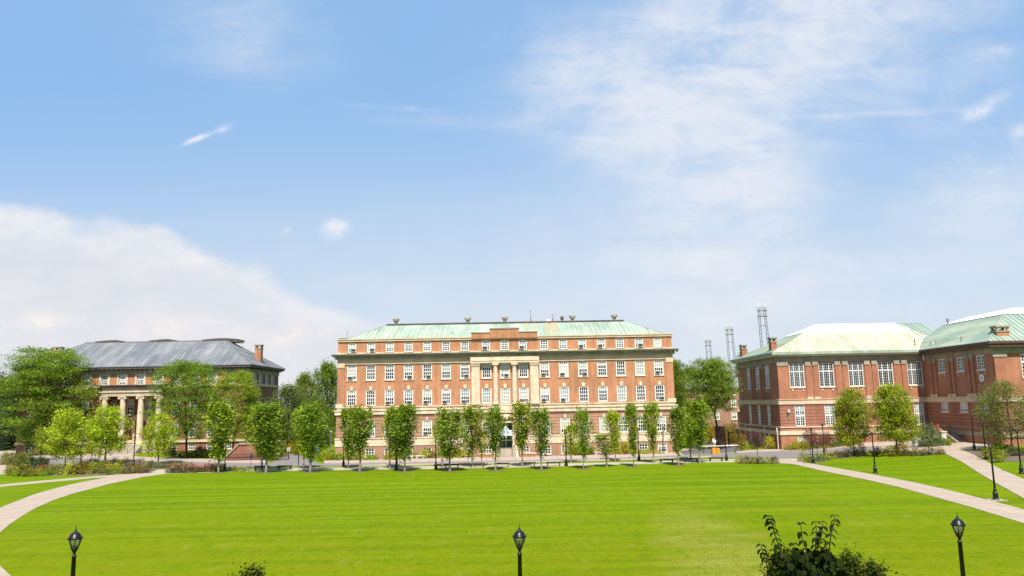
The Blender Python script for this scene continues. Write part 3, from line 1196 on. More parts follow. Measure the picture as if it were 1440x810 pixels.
for px0, px1 in ((136, 177), (212, 250), (286, 338)):
    a, b_ = atY(px0, 480, LY + 10), atY(px1, 480, LY + 10)
    cx, hw = (a.x + b_.x) / 2, (b_.x - a.x) / 2
    mb = MB()
    mb.box(cx - hw + .4, cx + hw - .4, LY + 9.2, LY + 13.2, 19.11, 19.52)
    mb2 = MB()
    t0, t1 = (cx - hw * .35, LY + 11.2, 20.0), (cx + hw * .1, LY + 11.2, 20.0)
    cs = [(cx - hw, LY + 8.8, 19.53), (cx + hw, LY + 8.8, 19.53), (cx + hw, LY + 13.6, 19.53), (cx - hw, LY + 13.6, 19.53)]
    mb2.quad(cs[0], cs[1], t1, t0)
    mb2.quad(cs[2], cs[3], t0, t1)
    mb2.tri(cs[1], cs[2], t1)
    mb2.tri(cs[3], cs[0], t0)
    mb2.poly(cs)
    mo = mb.build('monitor', M['stone_pale'], lib)
    mb2.build('monitor_roof', M['dark_cornice'], mo)
mb = MB()
mb.box(-57.8, -51.5, LY + 10.2, LY + 12.6, 19.13, 19.75)
mb.build('skylight', M['stone_pale'], lib)


def chimney(parent, x, y, z0, z1, w, d, mat, open_top=True):
    mb = MB()
    mb.box(x - w / 2, x + w / 2, y - d / 2, y + d / 2, z0, z1 - .75)
    c = mb.build('chimney', mat, parent)
    mb = MB()
    mb.box(x - w / 2 - .08, x + w / 2 + .08, y - d / 2 - .08, y + d / 2 + .08, z1 - .747, z1 - .6)
    for sx in (-1, 1):
        for sy in (-1, 1):
            mb.box(x + sx * (w / 2 - .12) - .12, x + sx * (w / 2 - .12) + .12, y + sy * (d / 2 - .12) - .12, y + sy * (d / 2 - .12) + .12, z1 - .597, z1 - .2)
    mb.box(x - w / 2 - .1, x + w / 2 + .1, y - d / 2 - .1, y + d / 2 + .1, z1 - .197, z1)
    mb.build('chimney_cap', M['stone_grey'], c)
    return c


chimney(lib, -45.95, 138.9, 14.4, 18.35, 1.1, 1.1, M['brick_orange'])
chimney(lib, -82.3, 138.9, 14.4, 18.6, 1.4, 1.4, M['brick_orange'])
bl = [None, .4, .6, .5, None, .8, .5, .35]
k = 0
for x in lbays:
    put_window(lib, (x, LY, 11.3), 0, 1.1, 1.75, 4, 4, blind=bl[k % 8], sill=0, bar=.055)
    if abs(x - LC) > 5:
        put_window(lib, (x, LY, 6.3), 0, 1.2, 2.6, 3, 4, blind=bl[(k + 3) % 8], sill=.1, bar=.05)
        put_window(lib, (x, LY, 2.4), 0, 1.24, 2.6, 4, 6, blind=bl[(k + 5) % 8], sill=.1, bar=.045)
        put_window(lib, (x, LY, .35), 0, 1.2, .95, 3, 2, sill=.06)
    k += 1
for y in sb:
    put_window(lib, (LX1, y, 11.3), math.pi / 2, 1.1, 1.75, 4, 4, blind=bl[k % 8], sill=.1, bar=.055)
    put_window(lib, (LX1, y, 6.3), math.pi / 2, 1.2, 2.6, 3, 4, blind=bl[(k + 2) % 8], sill=.1, bar=.055)
    put_window(lib, (LX1, y, 2.4), math.pi / 2, 1.24, 2.6, 4, 6, sill=.1)
    k += 1
# portico
PYF = LY - .45
LW = LY + 3.2
mb = MB()
hb = [(PC - LX0 - 1.0, PC - LX0 + 1.0, 1.5, 5.2)] + [(x - LX0 - .6, x - LX0 + .6, 6.3, 8.9) for x in lbays if abs(x - LC) < 5] + [(x - LX0 - .6, x - LX0 + .6, 2.4, 5.0) for x in lbays if 2 < abs(x - LC) < 5]
facade(mb, (LX0, LW, 0), (1, 0, 0), (0, -1, 0), LX1 - LX0, 0, 9.6, hb)
for x in (PC - 5.2, PC + 5.2):
    mb.quad((x, LY, 1.5), (x, LW, 1.5), (x, LW, 9.42), (x, LY, 9.42))
mb.quad((PC - 5.2, LY, 9.42), (PC + 5.2, LY, 9.42), (PC + 5.2, LW, 9.42), (PC - 5.2, LW, 9.42))
mb.build('porch_wall', M['brick_left'], lib)
for x in lbays:
    if abs(x - LC) < 5:
        put_window(lib, (x, LW, 6.3), 0, 1.2, 2.6, 3, 4, blind=.4, sill=.1, bar=.05)
        if abs(x - LC) > 2:
            put_window(lib, (x, LW, 2.4), 0, 1.2, 2.6, 3, 4, sill=.1, bar=.05)
mb = MB()
mb.box(PC - 5.0, PC + 5.0, PYF - .55, LY - .25, 9.42, 9.62)
mb.box(PC - 5.05, PC + 5.05, PYF - .6, LY - .25, 9.623, 10.05)
mb.box(PC - 5.3, PC + 5.3, PYF - .8, LY - .25, 10.053, 10.2)
mb.build('entablature', M['stone_pale'], lib)
mb = MB()
mb.box(PC - 4.95, PC + 4.95, PYF - .5, LY - .25, 10.203, 10.95)
mb.build('portico_frieze', M['stone_grey'], lib)
mb = MB()
mb.box(PC - 5.5, PC + 5.5, PYF - .85, LY - .25, 10.953, 11.12)
mb.box(PC - 5.75, PC + 5.75, PYF - 1.0, LY - .25, 11.123, 11.3)
mb.build('portico_cornice', M['dark_cornice'], lib)
for k in range(4):
    cx = PC + (k - 1.5) * 3.05
    mb = MB()
    mb.lathe([(.68, 0), (.68, .14), (.6, .2), (.62, .3), (.52, .4), (.52, 2.2), (.50, 4.2), (.46, 6.2), (.43, 7.35), (.48, 7.4), (.44, 7.46), (.5, 7.6)], 20, (cx, PYF, 1.5))
    col = mb.build('column', M['stone_pale'], lib)
    mb = MB()
    for s in (-1, 1):
        mb.tube([(cx + s * .52, PYF - .48, 9.1), (cx + s * .52, PYF + .48, 9.1)], [.2, .2], 12)
    mb.box(cx - .55, cx + .55, PYF - .5, PYF + .5, 9.16, 9.3)
    mb.box(cx - .62, cx + .62, PYF - .56, PYF + .56, 9.303, 9.417)
    mb.build('capital', M['stone_pale'], col)
mb = MB()
mb.box(PC - 5.3, PC + 5.3, PYF - .9, LW - .003, .0, 1.497)
mb.build('porch_floor', M['stone'], lib)
mb = MB()
for k in range(8):
    mb.box(PC - 2.6, PC + 2.6, PYF - 3.6 + .34 * k, PYF - .903, .18 * k, .18 * (k + 1))
mb.build('step', M['walk'], lib)
for s in (-1, 1):
    mb = MB()
    x = PC + s * 1.4
    for yy, z in ((PYF - 3.5, 0), (PYF - 1.0, 1.4)):
        mb.tube([(x, yy, z), (x, yy, z + 1.0)], [.04, .04], 6)
    mb.tube([(x, PYF - 3.5, 1.0), (x, PYF - 1.0, 2.4)], [.04, .04], 6)
    mb.build('handrail', M['rail_metal'], lib)
mb = MB()
mb.box(PC - .95, PC + .95, LW + .08, LW + .18, 1.5, 5.15)
ld = mb.build('door', M['door_red'], lib)
mb = MB()
for s in (-1, 1):
    mb.box(PC + s * 1.22 - .26, PC + s * 1.22 + .26, LW - .3, LW - .004, 1.5, 5.2)
mb.box(PC - 1.7, PC + 1.7, LW - .4, LW - .004, 5.203, 5.75)
mb.extr([(PC - 1.9, LW - .5, 5.753), (PC + 1.9, LW - .5, 5.753), (PC, LW - .5, 6.6)], (0, .49, 0))
mb.build('door_surround', M['stone'], lib)

# brick stair wall with sloping stone coping beside the portico hall
sw = empty('stair_wall', (-37.6, 106.4, 0), 'dark brick stair wall with sloping grey stone coping beside the pavement', 'wall')
SX0, SX1, SY = gp(320, 648).x, gp(364, 649).x, 106.3
mb = MB()
mb.extr([(SX0, SY, 0), (SX1, SY, 0), (SX1, SY, 2.2), (SX0 + 1.9, SY, 2.2), (SX0, SY, .35)], (0, .4, 0))
mb.extr([(SX1 - .4, SY + .403, 0), (SX1, SY + .403, 0), (SX1, SY + .403, 2.2), (SX1 - .4, SY + .403, 2.2)], (0, 9, 0))
mb.build('wall', M['brick_left'], sw)
mb = MB()
mb.obox((SX0 - .1, SY + .2, .42), (SX0 + 1.9, SY + .2, 2.32), .7, .22)
mb.obox((SX0 + 1.85, SY + .2, 2.31), (SX1 + .1, SY + .2, 2.31), .7, .2)
mb.build('coping', M['stone_grey'], sw)
mb = MB()
x = SX0 + .5
while x < SX1 + 3.6:
    mb.tube([(x, SY - .25, 0), (x, SY - .25, .95)], [.014, .014], 4)
    x += .16
mb.obox((SX0 + .4, SY - .25, .9), (SX1 + 3.7, SY - .25, .9), .05, .05)
mb.obox((SX0 + .4, SY - .25, .14), (SX1 + 3.7, SY - .25, .14), .04, .04)
tag(mb.build('iron_railing', M['rail_metal']), 'low black iron railing along the pavement in front of the stair wall', 'railing')

# ================================================================== TWIN-BAY HALL (right): front block and projecting wing
RX0, RX1, RY, RYB = 36.9, 57.35, 108.0, 127.2
WY0 = 92.1
rh = empty('window_hall', (47, RY + 8, 0), 'red brick hall with tall white gridded windows and pale green hipped roof', 'hall')
wing = empty('hall_wing', (RX1 + 8, WY0 + 10, 0), 'nearer red brick wing with dark cornice and green hipped roof', 'hall')
rb = [39.58, 43.72, 47.83, 51.98, 56.08]
RB_UP = (2.06, 3.25, 8.62)
h = []
for x in rb:
    a = x - RX0
    h.append((a - 1.03, a + 1.03, 8.62, 11.87))
    h.append((a - .68, a + .68, 3.28, 6.12))
h.append((39.6 - RX0 - .6, 39.6 - RX0 + .6, .55, 1.9))
mb = MB()
facade(mb, (RX0, RY, 0), (1, 0, 0), (0, -1, 0), RX1 - RX0, 6.5, 12.0, h, .22)
ry_ = [112.6, 117.1, 121.5]
hs = []
for y in ry_:
    a = RYB - y
    hs += [(a - .95, a + .95, 8.62, 11.87), (a - .68, a + .68, 3.28, 6.12), (a - .6, a + .6, .55, 1.9)]
facade(mb, (RX0, RYB, 0), (0, -1, 0), (-1, 0, 0), RYB - RY, 6.5, 12.0, hs, .22)
mb.quad((RX0, RYB, 0), (RX1, RYB, 0), (RX1, RYB, 12.0), (RX0, RYB, 12.0))
# paired shallow brick piers between the big windows
for x in (rb[0] + 2.06, rb[1] + 2.06, rb[2] + 2.07, rb[3] + 2.05):
    for s in (-1, 1):
        mb.box(x + s * .52 - .33, x + s * .52 + .33, RY - .14, RY - .004, 6.95, 11.55)
mb.box(RX0 - .02, RX0 + 1.35, RY - .14, RY - .004, 6.95, 11.55)
for y in (114.85, 119.3):
    for s in (-1, 1):
        mb.box(RX0 - .14, RX0 - .004, y + s * .55 - .33, y + s * .55 + .33, 6.95, 11.55)
mb.build('wall', M['brick_red'], rh)
mb = MB()
facade(mb, (RX0 - .1, RY - .1, 0), (1, 0, 0), (0, -1, 0), RX1 - RX0 + .1, 3.0, 6.25, [(q[0] + .1, q[1] + .1, q[2], q[3]) for q in h], .26)
facade(mb, (RX0 - .1, RYB, 0), (0, -1, 0), (-1, 0, 0), RYB - RY + .1, 3.0, 6.25, hs, .26)
mb.build('lower_wall', M['brick_red_band'], rh)
mb = MB()
facade(mb, (RX0 - .2, RY - .2, 0), (1, 0, 0), (0, -1, 0), RX1 - RX0 + .2, 0, 2.1, [(q[0] + .2, q[1] + .2, q[2], q[3]) for q in h], .3)
facade(mb, (RX0 - .2, RYB, 0), (0, -1, 0), (-1, 0, 0), RYB - RY + .2, 0, 2.1, hs, .3)
mb.build('basement_wall', M['brick_red'], rh)


def lring(mb, x0, y0, x1, yb, z0, z1, t=.5):
    """band along a front (x0..x1 at y0) and the left return (y0..yb at x0)"""
    mb.box(x0, x1, y0, y0 + t, z0, z1)
    mb.box(x0, x0 + t, y0 + t, yb, z0, z1)


mb = MB()
lring(mb, RX0 - .22, RY - .22, RX1, RYB, 6.25, 6.86)
lring(mb, RX0 - .3, RY - .3, RX1, RYB, 6.865, 6.95)
for x in (rb[0] + 2.06, rb[1] + 2.06, rb[2] + 2.07, rb[3] + 2.05):
    for s in (-1, 1):
        mb.box(x + s * .52 - .4, x + s * .52 + .4, RY - .26, RY - .15, 6.953, 7.25)
mb.build('belt_course', M['stone'], rh)
mb = MB()
lring(mb, RX0 - .32, RY - .32, RX1, RYB, 2.1, 2.62)
lring(mb, RX0 - .24, RY - .24, RX1, RYB, 3.06, 3.22)
mb.build('water_table', M['stone_pale'], rh)
mb = MB()
lring(mb, RX0 - .14, RY - .14, RX1, RYB, 2.62, 3.06)
mb.build('plinth_band', M['brick_red'], rh)
mb = MB()
lring(mb, RX0 - .12, RY - .1, RX1, RYB, 12.0, 12.9)
for x in (rb[0] + 2.06, rb[1] + 2.06, rb[2] + 2.07, rb[3] + 2.05):
    for s in (-1, 1):
        mb.box(x + s * .52 - .4, x + s * .52 + .4, RY - .22, RY - .006, 11.553, 12.2)
mb.box(RX0 - .1, RX0 + 1.45, RY - .22, RY - .006, 11.553, 12.3)
for y in (114.85, 119.3):
    for s in (-1, 1):
        mb.box(RX0 - .2, RX0 - .006, y + s * .55 - .4, y + s * .55 + .4, 11.553, 12.2)
mb.build('frieze', M['stone_grey'], rh)
mb = MB()
lring(mb, RX0 - .75, RY - .75, RX1 - .5, RYB + .5, 12.9, 13.12, .9)
mb.build('soffit', M['stone_pale'], rh)
mb = MB()
lring(mb, RX0 - .9, RY - .9, RX1 - .9, RYB + .7, 13.123, 13.5, 1.0)
mb.build('gutter', M['copper_green'], rh)
# hipped roof running right into the wing's roof
ex0, ey0, ez = RX0 - .8, RY - .8, 13.5
mid = (ey0 + RYB + .8) / 2
run = mid - ey0
rise = run * .44
xr = 63.0
A0, A1 = Vector((ex0, ey0, ez)), Vector((xr, ey0, ez))
B0, B1 = Vector((ex0 + run, mid, ez + rise)), Vector((xr, mid, ez + rise))
C0, C1 = Vector((ex0, 2 * mid - ey0, ez)), Vector((xr, 2 * mid - ey0, ez))
mb = MB()
xs_ = 58.75
As, Bs = Vector((xs_ + 4.6, ey0, ez)), Vector((xs_, mid, ez + rise))
mb.quad(As, A1, B1, Bs)
mb.tri(A0, B0, C0)
mb.quad(C0, B0, B1, C1)
seam_quad(mb, Vector((xs_ + .1, ey0, ez)), A1, Vector((xs_ + 1, mid, ez + rise)), B1, .62, None)
seam_quad(mb, C0, A0, B0, B0 + Vector((0, -1e-4, 0)), .62, None)
mb.obox(A0, B0, .14, .12)
mb.obox(B0, B1, .16, .14)
rroof = mb.build('roof', M['copper_pale'], rh)
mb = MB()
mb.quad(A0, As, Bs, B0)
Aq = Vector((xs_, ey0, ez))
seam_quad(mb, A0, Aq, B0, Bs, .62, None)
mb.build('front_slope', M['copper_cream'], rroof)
# white membrane over the upper part of the slopes
f = .66
mb = MB()
for s in (1, -1):
    y_lo = mid - s * run * (1 - f)
    zl = ez + rise * f
    o = Vector((0, 0, .16))
    p = [Vector((ex0 + run * f - .1, y_lo, zl)) + o, Vector((58.6, y_lo, zl)) + o, Vector((58.6, mid, ez + rise)) + o, Vector((ex0 + run, mid, ez + rise)) + o]
    mb.quad(*p)
    mb.quad(p[0], p[1], p[1] - o, p[0] - o)
    mb.quad(p[1], p[2], p[2] - o, p[1] - o)
L0, L1 = Vector((ex0 + run * f - .1, mid - run * (1 - f), ez + rise * f + .16)), Vector((ex0 + run * f - .1, mid + run * (1 - f), ez + rise * f + .16))
mb.tri(L0, Vector((ex0 + run, mid, ez + rise + .16)), L1)
mb.quad(L0, L1, L1 - Vector((0, 0, .16)), L0 - Vector((0, 0, .16)))
mb.build('roof_membrane', M['white_membrane'], rroof)
chimney(rh, RX0 + .25, 110.0, 13.0, 15.75, .8, 1.1, M['brick_red'])
chimney(rh, RX0 + .25, 124.2, 13.0, 15.75, .8, 1.1, M['brick_red'])
for x in rb:
    put_window(rh, (x, RY, 8.62), 0, 2.06, 3.25, 7, 9, sill=.12, mull=(2, 5), transom=6, rail=False, bar=.022, case=.08, corbels=True)
    put_window(rh, (x, RY - .1, 3.28), 0, 1.36, 2.84, 4, 8, sill=.0, mull=(2,), transom=4, rail=False, bar=.05, case=.1, blind=.42 if x != rb[0] else .3)
put_window(rh, (39.6, RY - .2, .55), 0, 1.2, 1.35, 2, 2, blind=1, sill=.06)
for y in ry_:
    put_window(rh, (RX0, y, 8.62), -math.pi / 2, 1.9, 3.25, 7, 9, sill=.12, mull=(2, 5), transom=6, rail=False, bar=.022, case=.08, corbels=True, blind=.35)
    put_window(rh, (RX0 - .1, y, 3.28), -math.pi / 2, 1.36, 2.84, 4, 8, sill=.0, mull=(2,), transom=4, rail=False, blind=.9)
    put_window(rh, (RX0 - .2, y, .55), -math.pi / 2, 1.2, 1.35, 2, 2, blind=.8, sill=.06)
mb = MB()
mb.box(37.9, 38.0, RY - .4, RY - .1, 5.05, 5.15)
mb.lathe([(.05, 0), (.17, .05), (.2, .3), (.05, .45)], 10, (37.95, RY - .4, 5.1))
mb.tube([(37.95, RY - .25, 4.4), (37.95, RY - .25, 5.1)], [.04, .04], 6)
mb.build('wall_lamp', M['dull_white'], rh)
for y in (108.6, 113.9, 123.4):
    mb = MB()
    mb.tube([(RX0 - .4, y, .0), (RX0 - .4, y, 2.6), (RX0 - .35, y + .3, 3.0)], [.07, .07, .07], 6)
    mb.build('drainpipe', M['dull_white'], rh)

# the wing
WX0, WX1, WYB = RX1, 84.0, 126.0
wbays = [103.4, 99.1, 94.75]
h = []
for y in wbays:
    a = RY - y                                                 # along -y from the inner corner
    h += [(a - .85, a + .85, 10.15, 11.92), (a - .85, a + .85, 5.0, 6.2)]
mb = MB()
facade(mb, (WX0, RY + .4, 0), (0, -1, 0), (-1, 0, 0), RY + .4 - WY0, 6.5, 12.0, [(q[0] + .4, q[1] + .4, q[2], q[3]) for q in h], .22)
fb = [61.6, 66.2, 70.8, 75.4, 80.0]
hf = []
for x in fb:
    a = x - WX0
    hf += [(a - 1.0, a + 1.0, 9.1, 11.87), (a - .68, a + .68, 3.28, 6.12)]
facade(mb, (WX0, WY0, 0), (1, 0, 0), (0, -1, 0), WX1 - WX0, 6.5, 12.0, hf, .22)
for y in (105.6, 101.3, 96.9):
    for s in (-1, 1):
        mb.box(WX0 - .14, WX0 - .004, y + s * .5 - .33, y + s * .5 + .33, 6.95, 11.55)
for x in (63.9, 68.5, 73.1, 77.7):
    for s in (-1, 1):
        mb.box(x + s * .52 - .33, x + s * .52 + .33, WY0 - .14, WY0 - .004, 6.95, 11.55)
mb.box(WX0 - .02, WX0 + 1.4, WY0 - .14, WY0 - .004, 6.95, 11.55)
mb.box(WX1, WX1 + .1, WY0, WYB, 0, 12.9)
mb.build('wall', M['brick_red'], wing)
mb = MB()
facade(mb, (WX0 - .1, RY - .2, 0), (0, -1, 0), (-1, 0, 0), RY - .2 - WY0 + .1, 3.0, 6.26, [(q[0] - .2, q[1] - .2, q[2], q[3]) for q in h], .26)
facade(mb, (WX0 - .1, WY0 - .1, 0), (1, 0, 0), (0, -1, 0), WX1 - WX0 + .1, 3.0, 6.25, [(q[0] + .1, q[1] + .1, q[2], q[3]) for q in hf], .26)
mb.build('lower_wall', M['brick_red_band'], wing)
mb = MB()
facade(mb, (WX0 - .2, RY - .2, 0), (0, -1, 0), (-1, 0, 0), RY - .2 - WY0 + .2, 0, 2.1, [], .3)
facade(mb, (WX0 - .2, WY0 - .2, 0), (1, 0, 0), (0, -1, 0), WX1 - WX0 + .2, 0, 2.1, [], .3)
mb.build('basement_wall', M['brick_red'], wing)


def wring(mb, off, z0, z1, t=.5):
    mb.box(WX0 - off, WX1, WY0 - off, WY0 + t, z0, z1)
    mb.box(WX0 - off, WX0 + t, WY0 + t, RY - .35, z0, z1)


mb = MB()
wring(mb, .22, 6.25, 6.86)
wring(mb, .3, 6.865, 6.95)
for y in (105.6, 101.3, 96.9):
    for s in (-1, 1):
        mb.box(WX0 - .26, WX0 - .15, y + s * .5 - .4, y + s * .5 + .4, 6.953, 7.3)
for x in (63.9, 68.5):
    for s in (-1, 1):
        mb.box(x + s * .52 - .4, x + s * .52 + .4, WY0 - .26, WY0 - .15, 6.953, 7.3)
mb.build('belt_course', M['stone'], wing)
mb = MB()
wring(mb, .32, 2.1, 2.62)
wring(mb, .24, 3.06, 3.22)
mb.build('water_table', M['stone_grey'], wing)
mb = MB()
wring(mb, .14, 2.62, 3.06)
mb.build('plinth_band', M['brick_red'], wing)
mb = MB()
wring(mb, .1, 12.0, 12.72)
for y in (105.6, 101.3, 96.9):
    for s in (-1, 1):
        mb.box(WX0 - .2, WX0 - .006, y + s * .5 - .4, y + s * .5 + .4, 11.553, 12.2)
mb.box(WX0 - .16, WX0 + 1.5, WY0 - .22, WY0 - .006, 11.553, 12.3)
mb.build('frieze', M['stone_grey'], wing)
mb = MB()
wring(mb, .8, 12.72, 13.1, .1)
wring(mb, .95, 13.103, 13.4, .1)
mb.build('cornice', M['brown_cornice'], wing)
# hipped roof with the steeper lower slope and the flatter white upper part
e0, e1, ezw = WX0 - .95, WY0 - .95, 13.41
t1, r1 = 6.0, 3.75
mb = MB()
a0, a1 = Vector((e0, e1, ezw)), Vector((WX1 + .9, e1, ezw))
b0, b1 = Vector((e0 + t1, e1 + t1, ezw + r1)), Vector((WX1 + .9, e1 + t1, ezw + r1))
c0, d0 = Vector((e0, RY + 3.4, ezw)), Vector((e0 + t1, RY + 3.4, ezw + r1))
mb.quad(a0, a1, b1, b0)
seam_quad(mb, a0, a1, b0, b1, .62, None)
mb.quad(c0, a0, b0, d0)
seam_quad(mb, c0, a0, d0, b0, .62, None)
e_ = Vector((e0 + t1, WYB, ezw + r1))
mb.quad(d0, b0, b1, Vector((WX1 + .9, RY + 3.4, ezw + r1)))
mb.obox(a0, b0, .15, .13)
wroof = mb.build('roof', M['copper_pale'], wing)
mb = MB()
zt = ezw + r1
tp = [Vector((e0 + t1 + 3.2, e1 + t1 + 3.2, zt + 1.15)), Vector((WX1 - 3, e1 + t1 + 3.2, zt + .95)), Vector((WX1 - 3, RY + 2.9, zt + .95)), Vector((e0 + t1 + 3.2, RY + 2.9, zt + 1.0))]
bt = [Vector((e0 + t1 - .1, e1 + t1 - .1, zt + .05)), Vector((WX1 + .8, e1 + t1 - .1, zt + .05)), Vector((WX1 + .8, RY + 3.3, zt + .05)), Vector((e0 + t1 - .1, RY + 3.3, zt + .05))]
for i in range(4):
    j = (i + 1) % 4
    mb.quad(bt[i], bt[j], tp[j], tp[i])
mb.quad(*tp)
mb.build('roof_membrane', M['white_membrane'], wroof)
chimney(wing, 58.85, WY0 + .6, 13.2, 15.3, 1.5, 1.1, M['brick_orange'])
mb = MB()
mb.box(58.0, 59.9, WY0 - .35, WY0 + 1.4, 13.42, 13.75)
mb.build('chimney_flashing', M['white_membrane'], wing)
q = atY(1333, 453, 110)
mb = MB()
mb.tube([(q.x, q.y, 16.6), (q.x, q.y, 17.6)], [.1, .1], 8)
mb.tube([(q.x, q.y, 17.6), (q.x, q.y, 18.0)], [.24, .2], 8)
mb.build('vent_pipe', M['grey_metal'], wing)
for yy in (105.3, 103.9, 98.0):
    mb = MB()
    mb.tube([(WX0 - .2, yy, 13.8), (WX0 - .2, yy, 14.5)], [.05, .05], 6)
    mb.build('vent_stack', M['dark_cornice'], wing)
mb = MB()
mb.tube([(RX1 - .6, RY + .6, 14.0), (RX1 - .6, RY + .6, 15.0)], [.06, .06], 6)
mb.build('vent_stack', M['dark_cornice'], rh)
for y in wbays:
    put_window(wing, (WX0, y, 10.15), -math.pi / 2, 1.7, 1.77, 4, 4, sill=.12, mull=(2,), rail=False, bar=.055, case=.12, corbels=True)
    put_window(wing, (WX0 - .1, y, 5.0), -math.pi / 2, 1.7, 1.2, 4, 3, sill=.12, blind=.8, mull=(2,), rail=False, bar=.05)
for x in fb:
    put_window(wing, (x, WY0, 9.1), 0, 2.0, 2.77, 6, 6, sill=.12, mull=(2, 4), transom=4, rail=False, bar=.055, corbels=True)
    put_window(wing, (x, WY0 - .1, 3.28), 0, 1.36, 2.84, 4, 8, mull=(2,), transom=4, rail=False)
mb = MB()
for k in range(24):
    pass
ring = [(WX0 - .08, 94.8 + .47 * math.cos(2 * math.pi * k / 24), 9.15 + .47 * math.sin(2 * math.pi * k / 24)) for k in range(24)]
mb.extr(ring, (.075, 0, 0))
ins = [(WX0 - .1, 94.8 + .16 * math.cos(2 * math.pi * k / 16), 9.15 + .16 * math.sin(2 * math.pi * k / 16)) for k in range(16)]
med = mb.build('wall_medallion', M['white_paint'], wing)
mb = MB()
mb.extr(ins, (.018, 0, 0))
mb.build('medallion_centre', M['stone_grey'], med)
# stone stair against the wing, rising towards the inner corner
st = empty('outside_stair', (WX0 - 1.1, 101, 0), 'grey stone outside stair climbing along the shaded wing wall', 'stair')
mb = MB()
N, SZ, SY0 = 9, 1.1, 98.6
for k in range(N):
    mb.box(WX0 - 1.7, WX0 - .33, SY0 + k * .4, SY0 + N * .4 + 1.8, SZ - .4 + .16 * k if k else 0, SZ + .16 * (k + 1))
mb.build('step', M['stone_grey'], st)
mb = MB()
xx = WX0 - 2.0
mb.extr([(xx, SY0 - .5, .5), (xx, SY0 - .5, SZ + .25), (xx, SY0 + N * .4, SZ + .16 * N + .35), (xx, SY0 + N * .4 + 1.8, SZ + .16 * N + .35), (xx, SY0 + N * .4 + 1.8, .5)], (.28, 0, 0))
mb.build('parapet_wall', M['stone_grey'], st)
mb = MB()
for k in range(0, N + 1, 3):
    mb.tube([(xx + .14, SY0 + k * .4, SZ + .16 * k + .3), (xx + .14, SY0 + k * .4, SZ + .16 * k + 1.1)], [.025, .025], 5)
mb.tube([(xx + .14, SY0 - .1, SZ + 1.1), (xx + .14, SY0 + N * .4, SZ + .16 * N + 1.15)], [.03, .03], 5)
mb.build('handrail', M['rail_metal'], st)

# ================================================================== HOUSE AND LIGHT MASTS BEHIND
hy = 160.0
hx0, hx1 = 35.5, 54.0
hs_ = empty('brick_house', (44, hy, 0), 'distant brick house with grey roof and white windows behind the honey locust', 'house')
wr = []
for x in (38.1, 41.6, 45.2, 48.4):
    for z in (7.9, 5.5, 3.0):
        wr.append((x, z))
mb = MB()
facade(mb, (hx0, hy, 0), (1, 0, 0), (0, -1, 0), hx1 - hx0, 0, 9.6, [(x - hx0 - .55, x - hx0 + .55, z, z + 1.5) for x, z in wr])
mb.quad((hx0, hy, 0), (hx0, hy + 9, 0), (hx0, hy + 9, 9.6), (hx0, hy, 9.6))
mb.build('wall', M['brick_house'], hs_)
for x, z in wr:
    put_window(hs_, (x, hy, z), 0, 1.1, 1.5, 2, 4, blind=RNG.choice([None, .4, .5]), sill=.1, bar=.06, case=.14)
mb = MB()
hip_roof(mb, hx0 - .5, hx1 + .5, hy - .5, hy + 9.5, 9.62, 4, 5, 2.1, 1, seams=False, lip=.25)
mb.build('roof', M['slate'], hs_)
chx = 39.0
mb = MB()
mb.box(chx - .5, chx + .5, hy + 3, hy + 3.8, 10.5, 12.6)
mb.build('chimney', M['stone_pale'], hs_)
mb = MB()
mb.box(46.2, 46.5, hy - 2, hy - 1.7, 1.0, 4.6)
mb.box(48.5, 48.8, hy - 2, hy - 1.7, 1.0, 4.6)
mb.extr([(45.9, hy - 2.1, 4.603), (49.1, hy - 2.1, 4.603), (47.5, hy - 2.1, 5.75)], (0, 2.09, 0))
mb.box(45.9, 49.1, hy - 2.2, hy - .01, 0, 1.0)
pt = mb.build('porch', M['white_paint'], hs_)
mb = MB()
mb.box(46.9, 48.1, hy - .12, hy - .01, 1.0, 3.6)
mb.build('door', M['door_red'], hs_)

